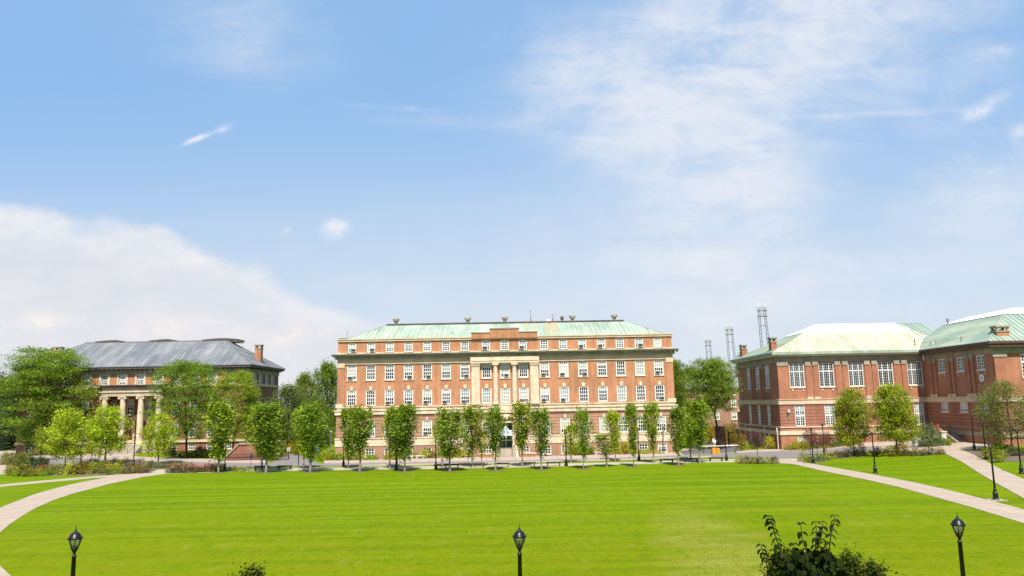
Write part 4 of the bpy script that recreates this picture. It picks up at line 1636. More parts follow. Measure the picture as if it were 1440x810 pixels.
for (px0, pt_, Y, sep, lab) in ((995, 475, 330, 2.0, 'smallest and farthest lattice floodlight mast above the trees'),
                               (1025, 457, 270, 2.1, 'middle lattice floodlight mast between the two others'),
                               (1070.5, 428, 215, 2.0, 'tallest lattice floodlight mast behind the green roof')):
    tpos = atY(px0, pt_, Y)
    x, zt = tpos.x, tpos.z
    lean = .012
    r = empty('light_mast', (x, Y, 0), lab, 'light mast', 'floodlight masts behind the buildings')
    legs = []
    for s in (-1, 1):
        mb = MB()
        bx, tx = x + s * sep * .62 + 1.0, x + s * sep * .42
        w0, w1 = .34, .26
        for q in (-1, 1):
            mb.tube([(bx + q * w0, Y, 0), (tx + q * w1, Y, zt - 1.5)], [.11, .09], 5)
        n = int(zt / 1.1)
        for k in range(n):
            t0, t1 = k / n, (k + 1) / n
            sgn = 1 if k % 2 else -1
            mb.tube([(bx + (tx - bx) * t0 + sgn * w0, Y, (zt - 1.5) * t0), (bx + (tx - bx) * t1 - sgn * w1, Y, (zt - 1.5) * t1)], [.05, .05], 4)
        mb.build('lattice_leg', M['grey_metal'], r)
    for zz in (zt - 1.8, zt - 3.4, zt - 6.0, zt * .62):
        mb = MB()
        wd = sep * (.62 if zz > zt - 5 else .5)
        mb.obox((x - wd, Y, zz), (x + wd * (1.15 if zz > zt - 5 else 1), Y, zz), .22, .2)
        mb.build('crossbar', M['grey_metal'], r)
    for zz in (zt - 1.2, zt - 2.9):
        mb = MB()
        for k in range(5):
            xx = x + (k - 2) * sep * .28 + .15
            mb.extr([(xx - .24, Y - .4, zz - .3), (xx + .24, Y - .4, zz - .3), (xx + .24, Y - .2, zz + .3), (xx - .24, Y - .2, zz + .3)], (0, .3, .1))
        mb.build('floodlight_bank', M['grey_metal'], r)
    mb = MB()
    for s in (-1, 1):
        mb.box(x + s * sep * .5 - .07, x + s * sep * .5 + .07, Y - .07, Y + .07, zt - .5, zt + .6)
    mb.build('antenna', M['white_paint'], r)

# ================================================================== STREET LAMPS
def lamp_parts():
    out = []
    mb = MB()
    mb.lathe([(.22, 0), (.22, .08), (.17, .14), (.165, .5), (.12, .58), (.10, .75), (.075, .8)], 12)
    out.append(('base', mb.mesh('lamp_base', M['black_metal'], smooth=False)))
    mb = MB()
    mb.lathe([(.066, .78), (.058, 2.2), (.05, 3.31), (.06, 3.315), (.06, 3.335), (.036, 3.35), (.034, 3.40), (.05, 3.43), (.078, 3.475), (.088, 3.505), (.075, 3.515)], 10)
    out.append(('pole', mb.mesh('lamp_pole', M['black_metal'], smooth=True)))
    mb = MB()
    mb.lathe([(.072, 3.516), (.105, 3.57), (.132, 3.63), (.142, 3.695)], 14)
    out.append(('lantern_glass', mb.mesh('lamp_lantern', M['lamp_glass'], smooth=True)))
    mb = MB()
    for k in range(6):
        t = math.pi * 2 * k / 6
        c, s = math.cos(t), math.sin(t)
        mb.tube([(.085 * c, .085 * s, 3.50), (.122 * c, .122 * s, 3.58), (.152 * c, .152 * s, 3.70)], [.006, .006, .006], 4)
    mb.tube([(0, 0, 3.51), (0, 0, 3.62)], [.016, .016], 6)
    out.append(('lantern_cage', mb.mesh('lamp_cage', M['black_metal'])))
    mb = MB()
    mb.lathe([(.15, 3.697), (.172, 3.70), (.172, 3.735), (.145, 3.745), (.13, 3.785), (.09, 3.83), (.045, 3.85), (.034, 3.87), (.036, 3.885), (.014, 3.90)], 16)
    out.append(('cap', mb.mesh('lamp_cap', M['black_metal'], smooth=True)))
    mb = MB()
    mb.lathe([(.009, 3.90), (.013, 3.92), (.004, 4.01)], 6)
    out.append(('finial', mb.mesh('lamp_finial', M['black_metal'])))
    return out


LAMP = lamp_parts()


def lamp(p, label, h=4.0, rz=0.0):
    r = empty('street_lamp', p, label, 'street lamp', 'black acorn street lamps')
    r.scale = (1, 1, h / 4.0)
    r.rotation_euler = (0, 0, rz)
    for n, me in LAMP:
        link_mesh(n, me, r)
    return r


def fg(px, py, D):
    """foot of a lamp whose tip shows at (px, py) and which stands D metres away"""
    q = atY(px, py, D)
    return (q.x, q.y, 0), q.z


for (px, py, D, lab) in ((107, 738.5, 19.6, 'near street lamp on the lawn by the curved path, only its top half showing'),
                         (730, 736.5, 19.6, 'near street lamp rising from the bottom edge at the middle of the lawn'),
                         (1345.5, 720, 19.9, 'near street lamp on the lawn beyond the big leaved shrub, tip over the grass')):
    p, z = fg(px, py, D)
    lamp(p, lab, max(3.85, z))
for (px, py, lab) in ((613, 660, 'tall black lamp on the lawn walk between two columnar trees, left of the hall entrance'),
                      (796.4, 655.5, 'black lamp on the lawn walk just past the hall entrance'),
                      (898.8, 647.5, 'black lamp beside the road near the right half of the hall'),
                      (1021.8, 648, 'black lamp by the orange barrier cabinet and the last walk bench'),
                      (1143.8, 651.5, 'black lamp with purple leaved trees behind it at the start of the right path'),
                      (1159.5, 639.5, 'black lamp across the road from the window hall, among purple leaves'),
                      (1231, 665.5, 'black lamp alone on the small lawn in front of two green maples'),
                      (1370.6, 633.5, 'black lamp on the plaza closest to the wing stair'),
                      (1387, 645.5, 'black lamp in the mulch bed beside the yellow bush'),
                      (1400.6, 703.5, 'black lamp on a pale pad between the two forking paths'),
                      (1436.5, 666, 'black lamp on the grass at the right edge beyond the path'),
                      (187.5, 657, 'black lamp in the flower bed in front of the portico'),
                      (113.2, 654, 'black lamp between two bright green trees in the left bed'),
                      (483, 656.5, 'black lamp hidden in a columnar tree at the hall corner'),
                      (316, 662, 'black lamp beside the first columnar tree by the rose bed'),
                      (557, 661.5, 'black lamp half hidden in foliage left of the lone walk lamp')):
    lamp(gp(px, py), lab)
mb = MB()
q = gp(1401, 703.5)
mb.box(q.x - .5, q.x + .5, q.y - .5, q.y + .5, q.z - .05, q.z + .05)
tag(mb.build('lamp_pad', M['path']), 'pale square concrete pad under the lamp between the forking paths', 'pad')
for (px, py, h, lab) in ((465, 647, 3.9, 'slim grey lamp post in the shrubs at the corner of the hall'),
                         (934, 638.5, 3.8, 'slim grey lamp post by the right end of the hall')):
    q = gp(px, py)
    r = empty('grey_lamp_post', q, lab, 'street lamp', 'grey lamp posts by the hall')
    mb = MB()
    mb.tube([q + Vector((0, 0, 0)), q + Vector((0, 0, h - .5))], [.07, .05], 8)
    mb.build('pole', M['grey_metal'], r)
    mb = MB()
    mb.lathe([(.08, 0), (.16, .12), (.2, .35), (.1, .48), (.02, .55)], 10, (q.x, q.y, h - .5))
    mb.build('lamp_head', M['grey_metal'], r)

# ================================================================== BENCHES, SIGNS, BARRIER
def bench(px, py, lab, L=1.75):
    q = gp(px, py)
    r = empty('park_bench', q, lab, 'bench', 'backless benches along the lawn walk')
    mb = MB()
    mb.box(q.x - L / 2, q.x + L / 2, q.y - .22, q.y + .22, .40, .47)
    mb.box(q.x - L / 2 + .08, q.x + L / 2 - .08, q.y - .18, q.y + .18, .33, .397)
    mb.build('seat', M['dark_wood'], r)
    for s in (-1, 1):
        mb = MB()
        c = q.x + s * (L / 2 - .2)
        mb.box(c - .05, c + .05, q.y - .2, q.y + .2, 0, .33)
        mb.build('leg', M['black_metal'], r)


for px, py, lab in ((367.5, 661.5, 'backless bench nearest the rose bed, behind a pale tree trunk'),
                    (400.5, 661, 'backless bench facing the side drive'),
                    (635.5, 658.6, 'backless bench just right of the tall walk lamp'),
                    (671, 658, 'backless bench left of the tree before the entrance'),
                    (706, 657.3, 'backless bench straight in front of the hall steps'),
                    (743, 656.3, 'backless bench behind the tree right of the hall steps'),
                    (778.5, 656, 'backless bench left of the lamp past the entrance'),
                    (937.5, 651.5, 'backless bench before the right end of the hall'),
                    (972, 650.3, 'backless bench under the last columnar trees'),
                    (1007, 649.3, 'backless bench beside the lamp by the barrier')):
    bench(px, py - .6, lab)
for px, py, lab in ((575, 646.4, 'pale stone bench in front of the hall, the one nearer the dark tree'), (591, 646, 'pale stone bench in front of the hall next to a yellow bush'),
                    (844, 640.5, 'long pale stone bench before the hall, beside green shrubs')):
    q = gp(px, py)
    L = 1.3 if px < 800 else 1.6
    r = empty('stone_bench', q, lab, 'bench', 'stone benches by the hall')
    mb = MB()
    mb.box(q.x - L / 2, q.x + L / 2, q.y - .3, q.y + .3, .40, .52)
    mb.build('seat', M['concrete_seat'], r)
    for s in (-1, 1):
        mb = MB()
        c = q.x + s * (L / 2 - .25)
        mb.box(c - .1, c + .1, q.y - .25, q.y + .25, 0, .397)
        mb.build('leg', M['concrete_seat'], r)

q = gp(405.5, 645.5)
r = empty('information_sign', q, 'small grey panel sign on a post where the side drive starts', 'sign')
mb = MB()
mb.tube([q, q + Vector((0, 0, 1.4))], [.05, .05], 6)
mb.build('post', M['rail_metal'], r)
mb = MB()
mb.box(q.x - .22, q.x + .22, q.y - .04, q.y + .04, 1.05, 1.6)
mb.build('panel', M['ac_grey'], r)
q = gp(446, 646.5)
r = empty('blue_sign', q, 'small blue sign on a post among the shrubs by the hall corner', 'sign')
mb = MB()
mb.tube([q, q + Vector((0, 0, 1.3))], [.04, .04], 6)
mb.build('post', M['grey_metal'], r)
mb = MB()
mb.box(q.x - .16, q.x + .16, q.y - .06, q.y - .03, 1.1, 1.7)
mb.build('panel', M['blue_paint'], r)
q = gp(352.5, 659)
r = empty('tall_sign', q, 'thin signpost with a blue plate before the brick stair wall', 'sign')
mb = MB()
mb.tube([q, q + Vector((0, 0, 1.75))], [.035, .035], 6)
mb.build('post', M['grey_metal'], r)
mb = MB()
mb.box(q.x - .13, q.x + .13, q.y - .06, q.y - .036, 1.2, 1.75)
mb.build('panel', M['blue_paint'], r)
q = gp(18.5, 632)
r = empty('white_sign', q, 'small white sign on a short post under the dark spruce', 'sign')
mb = MB()
mb.tube([q, q + Vector((0, 0, .9))], [.05, .05], 6)
mb.build('post', M['dark_wood'], r)
mb = MB()
mb.box(q.x - .25, q.x + .25, q.y - .07, q.y - .04, .7, 1.3)
mb.build('panel', M['dull_white'], r)
q = gp(419.5, 655.4)
mb = MB()
mb.lathe([(.06, 0), (.06, 1.35), (.045, 1.42)], 8, q)
tag(mb.build('bollard', M['rail_metal']), 'thin dark bollard post at the mouth of the side drive', 'bollard')




q = gp(398, 646.3)
r = empty('bicycle', q, 'dark bicycle parked beside the grey panel sign at the side drive', 'bicycle')
for dx_ in (-.52, .52):
    mb = MB()
    mb.tube([(q.x + dx_ + .33 * math.cos(t * math.pi / 8), q.y, q.z + .35 + .33 * math.sin(t * math.pi / 8)) for t in range(17)], [.03] * 17, 5, cap=False)
    for t in range(6):
        mb.tube([(q.x + dx_, q.y, q.z + .35), (q.x + dx_ + .32 * math.cos(t * 1.05), q.y, q.z + .35 + .32 * math.sin(t * 1.05))], [.006, .006], 3)
    mb.build('wheel', M['black_metal'], r)
mb = MB()
hub0, hub1, bb, st_, hd = [Vector(v) + q for v in ((-.52, 0, .35), (.52, 0, .35), (-.08, 0, .32), (-.2, 0, .82), (.36, 0, .85))]
for a_, c_ in ((hub0, bb), (hub0, st_), (bb, st_), (bb, hd), (st_, hd), (hd, hub1)):
    mb.tube([a_, c_], [.024, .024], 6)
mb.build('frame', M['rust_red'], r)
mb = MB()
mb.box(q.x - .34, q.x - .1, q.y - .07, q.y + .07, q.z + .86, q.z + .93)
mb.build('saddle', M['black_metal'], r)
mb = MB()
mb.tube([hd, hd + Vector((-.02, 0, .16))], [.02, .02], 6)
mb.tube([hd + Vector((-.02, -.28, .17)), hd + Vector((-.02, .28, .17))], [.018, .018], 6)
mb.build('handlebar', M['black_metal'], r)
q = gp(1006.5, 638.6)
r = empty('barrier_gate', q, 'orange barrier cabinet with white arm across the service road', 'barrier')
mb = MB()
mb.box(q.x - .48, q.x + .02, q.y - .3, q.y + .3, 0, .95)
mb.box(q.x - .52, q.x + .06, q.y - .34, q.y + .34, .953, 1.03)
mb.build('cabinet', M['orange_paint'], r)
mb = MB()
mb.box(q.x + .08, q.x + .5, q.y - .25, q.y + .25, 0, .8)
mb.build('motor_box', M['orange_paint'], r)
mb = MB()
mb.obox((q.x - 2.2, q.y - .4, 1.06), (q.x + 2.9, q.y - .4, 1.12), .06, .09)
mb.build('arm', M['white_paint'], r)
q = gp(1004.8, 635)
r = empty('white_signpost', q, 'short white angled sign standing behind the orange barrier cabinet', 'sign')
mb = MB()
mb.tube([q, q + Vector((0, 0, 1.5))], [.06, .06], 6)
mb.build('post', M['dull_white'], r)
mb = MB()
mb.extr([q + Vector((-.3, -.08, 1.35)), q + Vector((.2, -.08, 1.05)), q + Vector((.3, -.08, 1.5)), q + Vector((-.15, -.08, 1.85))], (0, .04, 0))
mb.build('panel', M['dull_white'], r)
for px, lab in ((1010.5, 'brick gate pier behind the barrier cabinet'), (1016.8, 'brick gate pier beside the lamp by the barrier')):
    q = gp(px, 628.5)
    r = empty('gate_pier', q, lab, 'gate pier', 'brick gate piers on the service road')
    mb = MB()
    mb.box(q.x - .34, q.x + .34, q.y - .34, q.y + .34, 0, 2.9)
    mb.build('shaft', M['brick_left'], r)
    mb = MB()
    mb.box(q.x - .42, q.x + .42, q.y - .42, q.y + .42, 2.903, 3.1)
    mb.build('cap', M['stone_grey'], r)
q = gp(1032, 629)
r = empty('iron_gate', q, 'open black iron gate leaf beside the shaded hall wall', 'gate')
mb = MB()
for k in range(9):
    mb.tube([(q.x - .6 + .15 * k, q.y, .1), (q.x - .6 + .15 * k, q.y, 2.3)], [.025, .025], 4)
for z in (.15, 1.2, 2.2):
    mb.box(q.x - .65, q.x + .65, q.y - .03, q.y + .03, z - .04, z + .04)
mb.build('gate_leaf', M['black_metal'], r)
for s in (-1, 1):
    mb = MB()
    mb.box(q.x + s * .75 - .08, q.x + s * .75 + .08, q.y - .08, q.y + .08, 0, 2.6)
    mb.build('gate_post', M['black_metal'], r)
# garden wall at the foot of the house
a, b_ = gp(985, 626), gp(1041, 622.5)
mb = MB()
mb.obox((a.x, a.y, .45), (b_.x, b_.y, .45), .4, .9)
tag(mb.build('garden_wall', M['concrete_seat']), 'low pale wall below the autumn coloured hedge and the house', 'wall')
# utility cabinet and stone blocks near the plaza
q = clear(gp(1289.5, 629))
r = empty('utility_cabinet', q, 'pale grey metal utility cabinet beside the plaza flower bed', 'cabinet')
mb = MB()
mb.box(q.x - .4, q.x + .4, q.y - .3, q.y + .3, q.z + .05, q.z + 1.15)
mb.build('body', M['dull_white'], r)
mb = MB()
mb.box(q.x - .44, q.x + .44, q.y - .34, q.y + .34, q.z + 1.153, q.z + 1.22)
mb.box(q.x - .5, q.x + .5, q.y - .4, q.y + .4, q.z, q.z + .047)
mb.build('lid', M['stone_pale'], r)
for px, py, w, lab in ((1309, 627.4, 1.3, 'long low stone block left of the other in front of the plaza bed'), (1322.5, 627, 1.1, 'low tan stone block by the foot of the outside stair')):
    q = clear(gp(px, py))
    mb = MB()
    x0, x1 = q.x - w / 2, q.x + w / 2
    mb.extr([(x0, q.y - .3, q.z), (x1, q.y - .3, q.z), (x1 - .06, q.y - .28, q.z + .42), (x0 + .09, q.y - .26, q.z + .47)], (.05, .55, 0))
    tag(mb.build('stone_block', M['concrete_seat']), lab, 'stone block', 'stone blocks by the plaza bed')
q = clear(gp(1327, 625))
r = empty('stone_post', q, 'white topped stone post at the corner of the wing stair', 'post')
mb = MB()
mb.box(q.x - .3, q.x + .3, q.y - .3, q.y + .3, q.z, q.z + 1.5)
mb.build('shaft', M['concrete_seat'], r)
mb = MB()
mb.box(q.x - .38, q.x + .38, q.y - .38, q.y + .38, q.z + 1.503, q.z + 1.62)
mb.build('cap', M['stone_pale'], r)
q = clear(gp(1321, 622))
mb = MB()
mb.box(q.x - .16, q.x + .16, q.y - .05, q.y + .05, q.z + 1.6, q.z + 2.3)
mb.tube([q, q + Vector((0, 0, 1.65))], [.04, .04], 6)
tag(mb.build('red_sign', M['rust_red']), 'small red sign on a post behind the stone post', 'sign')

# ================================================================== TREES AND SHRUBS
def leaf_arrays(P, size, up=.6, elong=1.6, rng=NPR):
    """leaf quads at points P (N,3)"""
    N = len(P)
    nrm = rng.normal(size=(N, 3))
    nrm[:, 2] = np.abs(nrm[:, 2]) + up
    nrm /= np.linalg.norm(nrm, axis=1)[:, None]
    t = rng.normal(size=(N, 3))
    t -= nrm * (t * nrm).sum(1)[:, None]
    t /= np.linalg.norm(t, axis=1)[:, None]
    b = np.cross(nrm, t)
    s = size * rng.uniform(.65, 1.35, size=(N, 1))
    a = P - t * s * .5
    c = P + t * s * .5
    d = P + b * s * .5 / elong + t * s * .06
    e = P - b * s * .5 / elong + t * s * .06
    return np.stack([a, e, c, d], 1).reshape(-1, 3)


def leaf_mesh(name, V, mat=None):
    n = len(V)
    me = bpy.data.meshes.new(name)
    me.vertices.add(n)
    me.vertices.foreach_set('co', V.astype(np.float32).ravel())
    nf = n // 4
    me.loops.add(n)
    me.loops.foreach_set('vertex_index', np.arange(n, dtype=np.int32))
    me.polygons.add(nf)
    me.polygons.foreach_set('loop_start', np.arange(0, n, 4, dtype=np.int32))
    me.materials.append(mat or M['foliage'])
    me.update(calc_edges=True)
    me.validate()
    return me


def clumps(C, per, sig, rng=NPR):
    """gaussian clumps: C (K,3) centres, sig (3,) or (K,3)"""
    K = len(C)
    sig = np.broadcast_to(np.asarray(sig, float), (K, 3))
    return (np.repeat(C, per, 0) + rng.normal(size=(K * per, 3)) * np.repeat(sig, per, 0))


def limb(mb, p, q, r0, r1, bend=.15, seg=4, n=5):
    p, q = Vector(p), Vector(q)
    L = (q - p).length
    off = Vector((RNG.uniform(-1, 1), RNG.uniform(-1, 1), RNG.uniform(0, .6))) * L * bend
    pts = []
    for k in range(seg + 1):
        t = k / seg
        pts.append(p.lerp(q, t) + off * math.sin(math.pi * t) * .6)
    mb.tube(pts, [r0 + (r1 - r0) * k / seg for k in range(seg + 1)], n, cap=False)
    return pts


def column_tree(seed, h=6.0, trunk=1.55, w=1.0, top=.8, n=95, per=46, leaf=.19, sig=.2, loose=0.0):
    """young upright street tree: ascending limbs, crown narrow at the foot and broad near the top"""
    rng = np.random.default_rng(seed)
    r = random.Random(seed)
    mb = MB()
    mb.tube([(0, 0, 0), (r.uniform(-.03, .03), 0, trunk * .6), (0, 0, trunk), (0, r.uniform(-.1, .1), h * .75)], [.085, .068, .06, .015], 7)
    C, S = [], []
    peak, vase = r.uniform(.52, .8), r.uniform(.6, .8)
    spikes = [(r.uniform(0, 6.28), r.uniform(.35, 1.0)) for _ in range(10)]
    for a, q in spikes:
        zb = trunk + r.uniform(-.15, .7)
        zt = h * r.uniform(.8, 1.0) - .25
        rr = w * q * r.uniform(.8, 1.05)
        pts = limb(mb, (0, 0, zb), (rr * math.cos(a), rr * math.sin(a), zt), .032, .008, .08)
    for k in range(n):
        t = r.random() ** vase
        z = trunk - .1 + t * (h - trunk - .1)
        prof = .1 + (.9 / peak) * t if t < peak else 1.0 - ((t - peak) / (1 - peak)) ** 2.0 * .6
        a = r.uniform(0, 6.28)
        lump = 1 + .2 * math.sin(2 * a + seed) + .16 * math.sin(5 * a + z * 2.2 + seed)
        rad = w * prof * lump * (r.random() ** .45)
        C.append((rad * math.cos(a), rad * math.sin(a), z))
        S.append((sig, sig, sig * 1.6))
    for a, q in spikes:
        for _ in range(2):
            zt = h * r.uniform(.9, 1.03) - .1
            rr = w * q * .8
            C.append((rr * math.cos(a), rr * math.sin(a), zt))
            S.append((.1, .1, .26))
    P = clumps(np.array(C), per, np.array(S), rng)
    P = P[rng.random(len(P)) > loose]
    return mb.mesh('trunk', M['bark_pale']), leaf_mesh('crown', leaf_arrays(P, leaf, .35, 1.6, rng))


def round_tree(seed, h=6, trunk=1.4, w=2.0, n=140, per=60, leaf=.2, sig=.3, bark='bark', spiky=.25, tr=.1, base=.25, loose=.1):
    """rounded or egg-shaped tree with spreading limbs"""
    rng = np.random.default_rng(seed)
    r = random.Random(seed)
    mb = MB()
    mb.tube([(0, 0, 0), (r.uniform(-.05, .05), 0, trunk * .6), (0, 0, trunk), (0, 0, h * .8)], [tr, tr * .82, tr * .75, tr * .15], 7)
    C, S = [], []
    K = 16
    for k in range(K):
        a = k * 2.4 + r.uniform(-.3, .3)
        t = r.uniform(.1, .95)
        z = trunk + t * (h - trunk)
        rad = w * math.sqrt(max(0.05, 1 - ((t - .42) / .62) ** 2)) * r.uniform(.75, 1.05)
        q = (rad * math.cos(a), rad * math.sin(a), z)
        pts = limb(mb, (0, 0, trunk + (z - trunk) * .35), q, tr * .4, tr * .08, .1)
        for p in pts[2:]:
            C.append(tuple(p))
            S.append((sig, sig, sig * .8))
    for k in range(n):
        t = r.random()
        z = trunk - base + t * (h - trunk + base)
        prof = math.sqrt(max(.03, 1 - ((t - .4) / .62) ** 2))
        a = r.uniform(0, 6.28)
        lump = 1 + .17 * math.sin(3 * a + seed + z) + .13 * math.sin(5 * a + z * 1.7) + r.uniform(-spiky, spiky) * .5
        rad = w * prof * lump * (r.random() ** .42)
        C.append((rad * math.cos(a), rad * math.sin(a), z))
        S.append((sig, sig, sig))
    P = clumps(np.array(C), per, np.array(S), rng)
    P = P[rng.random(len(P)) > loose]
    return mb.mesh('trunk', M[bark]), leaf_mesh('crown', leaf_arrays(P, leaf, .5, 1.6, rng))


def locust_tree(seed, h=13, trunk=3.2, w=7.5, n=170, per=85, leaf=.24, lean=(0, 0), bark='bark_dark', flat=.5, low=.35):
    """honey locust: leaning forked limbs and feathery flat sprays in layers, sky between them"""
    rng = np.random.default_rng(seed)
    r = random.Random(seed)
    mb = MB()
    fork = Vector((lean[0], lean[1], trunk))
    mb.tube([(0, 0, 0), tuple(fork * .5 + Vector((.05, 0, 0))), tuple(fork)], [.28, .22, .2], 9, cap=False)
    ends = []
    for k in range(7):
        a = k * 2 * math.pi / 7 + r.uniform(-.3, .3)
        q = Vector((w * .55 * math.cos(a) * r.uniform(.7, 1.1) + lean[0], w * .55 * math.sin(a) * r.uniform(.6, 1), h * r.uniform(.55, .85)))
        pts = limb(mb, fork, q, .14, .05, .14, 5, 6)
        ends += [(p, .05) for p in pts[2:]]
    C, S = [], []
    for k in range(n):
        a = r.uniform(0, 6.28)
        t = r.random() ** .8
        z = h * (low + (1 - low) * t)
        prof = math.sqrt(max(.02, 1 - ((t - .45) / .60) ** 2))
        lump = 1 + .14 * math.sin(3 * a + seed) + .12 * math.sin(7 * a + z)
        rad = w * prof * lump * (r.random() ** .5)
        c = Vector((rad * math.cos(a) + lean[0], rad * math.sin(a), z + .35 * math.sin(a * 3 + seed)))
        C.append(tuple(c))
        s = r.uniform(.45, .95)
        S.append((s, s, s * .26))
        if k % 4 == 0:
            e, _ = min(ends, key=lambda e: (e[0] - c).length)
            limb(mb, e, c, .045, .012, .1, 3, 4)
    P = clumps(np.array(C), per, np.array(S), rng)
    # sprays droop at their rims
    return mb.mesh('trunk', M[bark]), leaf_mesh('crown', leaf_arrays(P, leaf, .9, 1.9, rng))


def spruce_tree(seed, h=9, w=3.2, leaf=.22):
    rng = np.random.default_rng(seed)
    r = random.Random(seed)
    mb = MB()
    mb.tube([(0, 0, 0), (0, 0, h)], [.17, .03], 7)
    C = []
    z = .6
    while z < h - .2:
        rad = w * (1 - z / h) ** .85 + .1
        nb = max(5, int(9 * rad / w) + 4)
        for k in range(nb):
            a = r.uniform(0, 6.28)
            L = rad * r.uniform(.8, 1.08)
            m_ = max(3, int(L / .22))
            for j in range(m_):
                t = (j + .6) / m_
                C.append((L * t * math.cos(a), L * t * math.sin(a), z - .38 * L * t + .28 * L * t * t))
            if k % 2 == 0:
                mb.tube([(0, 0, z), (L * .9 * math.cos(a), L * .9 * math.sin(a), z - .12 * L)], [.03, .008], 4, cap=False)
        z += .42
    P = clumps(np.array(C), 9, (.13, .13, .07), rng)
    return mb.mesh('trunk', M['bark_dark']), leaf_mesh('crown', leaf_arrays(P, leaf, .5, 2.6, rng))


def shrub_mesh(seed, w=.8, h=.9, n=34, per=26, leaf=.13, sig=.15, up=.4):
    rng = np.random.default_rng(seed)
    r = random.Random(seed)
    C = []
    for k in range(n):
        a = r.uniform(0, 6.28)
        t = r.random()
        z = h * (.08 + .88 * t)
        prof = math.sqrt(max(.06, 1 - ((t - .3) / .74) ** 2))
        rad = w * prof * (1 + .18 * math.sin(3 * a + seed)) * (r.random() ** .4)
        C.append((rad * math.cos(a), rad * math.sin(a), z))
    P = clumps(np.array(C), per, (sig, sig, sig * .8), rng)
    P[:, 2] = np.maximum(P[:, 2], .02)
    mb = MB()
    for k in range(5):
        a = k * 1.25 + r.uniform(-.2, .2)
        mb.tube([(0, 0, 0), (w * .5 * math.cos(a), w * .5 * math.sin(a), h * .75)], [.025, .008], 4, cap=False)
    return leaf_mesh('foliage', leaf_arrays(P, leaf, up, 1.6, rng)), mb.mesh('stems', M['bark'])


def plant(name, label, cat, p, meshes, colour, scale=(1, 1, 1), rz=None, group=None):
    tr, cr = meshes
    r = empty(name, p, label, cat, group)
    r.rotation_euler = (0, 0, RNG.uniform(0, 6.28) if rz is None else rz)
    r.scale = scale
    link_mesh('trunk', tr, r)
    c = link_mesh('crown', cr, r)
    j = [RNG.uniform(.9, 1.12) for _ in range(3)]
    c.color = (colour[0] * j[0], colour[1] * (j[0] * .5 + j[1] * .5), colour[2] * j[2], 1)
    return r


def shrub(label, p, meshes, colour, scale=(1, 1, 1), group=None, name='shrub', cat='shrub', blossom=None):
    fo, stm = meshes
    r = empty(name, p, label, cat, group)
    r.rotation_euler = (0, 0, RNG.uniform(0, 6.28))
    r.scale = scale
    f = link_mesh('foliage', fo, r)
    link_mesh('stems', stm, r)
    j = [RNG.uniform(.88, 1.14) for _ in range(3)]
    f.color = (colour[0] * j[0], colour[1] * j[1], colour[2] * j[2], 1)
    if blossom:
        b = link_mesh('blossoms', BLOOM, r)
        b.color = (*blossom, 1)
    return r


G_DARK = (0.17, 0.245, 0.018)
G_MID = (0.21, 0.285, 0.018)
G_YEL = (0.31, 0.4, 0.018)
G_BRIGHT = (0.29, 0.37, 0.018)
G_LOC = (0.165, 0.245, 0.018)
G_OLIVE = (0.16, 0.19, 0.05)
G_GREY = (0.16, 0.2, 0.09)
PURPLE = (0.1, 0.045, 0.05)
RUSSET = (.19, .12, .03)

COLS = [column_tree(101 + i, h=6.0, w=1.0 + .06 * (i % 3), trunk=1.35 + .1 * (i % 4), n=90, per=40 - 3 * (i % 3), loose=.06 * (i % 4)) for i in range(9)]
YOUNG = [column_tree(201 + i, h=5.0, w=.85, n=55, per=34, loose=.3, leaf=.17) for i in range(3)]
MAPLES = [round_tree(301 + i, h=6.2, trunk=1.35, w=2.05, n=120, per=52, leaf=.19, sig=.27, spiky=.5, loose=.25) for i in range(3)]
BIGM = [round_tree(331 + i, h=8.5, trunk=1.9, w=2.5, n=230, per=70, leaf=.2, sig=.3, spiky=.35, loose=.1, tr=.13) for i in range(2)]
LOC = [locust_tree(401, h=13.5, w=7.4, n=460, per=115, lean=(.6, 0), low=.15), locust_tree(402, h=12.6, w=7.2, n=390, per=110, trunk=3.0, lean=(-.4, 0), low=.2),
       locust_tree(403, h=11.5, trunk=4.4, w=4.9, n=300, per=110, lean=(-1.0, 0), low=.45)]
BIGT = [round_tree(501, h=15, trunk=3.5, w=4.2, n=260, per=80, leaf=.3, sig=.5, tr=.3, bark='bark_dark', base=2.2, spiky=.5),
        round_tree(502, h=12, trunk=1.6, w=4.4, n=300, per=80, leaf=.26, sig=.45, tr=.25, bark='bark_dark', base=1.2, spiky=.6)]
SPRUCE = spruce_tree(601)
PURP = [round_tree(701 + i, h=3.9, trunk=1.7, w=1.35, n=60, per=30, leaf=.13, sig=.22, loose=.35, tr=.05, bark='bark_dark') for i in range(2)]
WISPY = round_tree(721, h=8.2, trunk=1.5, w=3.6, n=170, per=80, leaf=.17, sig=.34, loose=.22, tr=.12, bark='bark')
SMALL = [round_tree(731 + i, h=4.2, trunk=1.1, w=1.35, n=60, per=40, leaf=.15, sig=.22, loose=.25, tr=.055) for i in range(2)]
SHR = [shrub_mesh(801 + i, w=.8 + .1 * (i % 2), h=.9) for i in range(4)]
LOW = [shrub_mesh(821 + i, w=.62, h=.62, n=26, per=20, leaf=.11, sig=.13) for i in range(3)]
BIGS = [shrub_mesh(841 + i, w=1.5, h=2.2, n=90, per=34, leaf=.17, sig=.22) for i in range(2)]


def bloom_mesh():
    rng = np.random.default_rng(5)
    P = rng.normal(size=(60, 3)) * np.array([.34, .34, .1]) + np.array([0, 0, .62])
    m, nt, out = new_mat('petals')
    b = NB(nt)
    principled(b, out, b.n('ShaderNodeObjectInfo').outputs['Color'], .6, .2)
    return leaf_mesh('blossoms', leaf_arrays(P, .11, .8, 1.1, rng), m)


BLOOM = bloom_mesh()

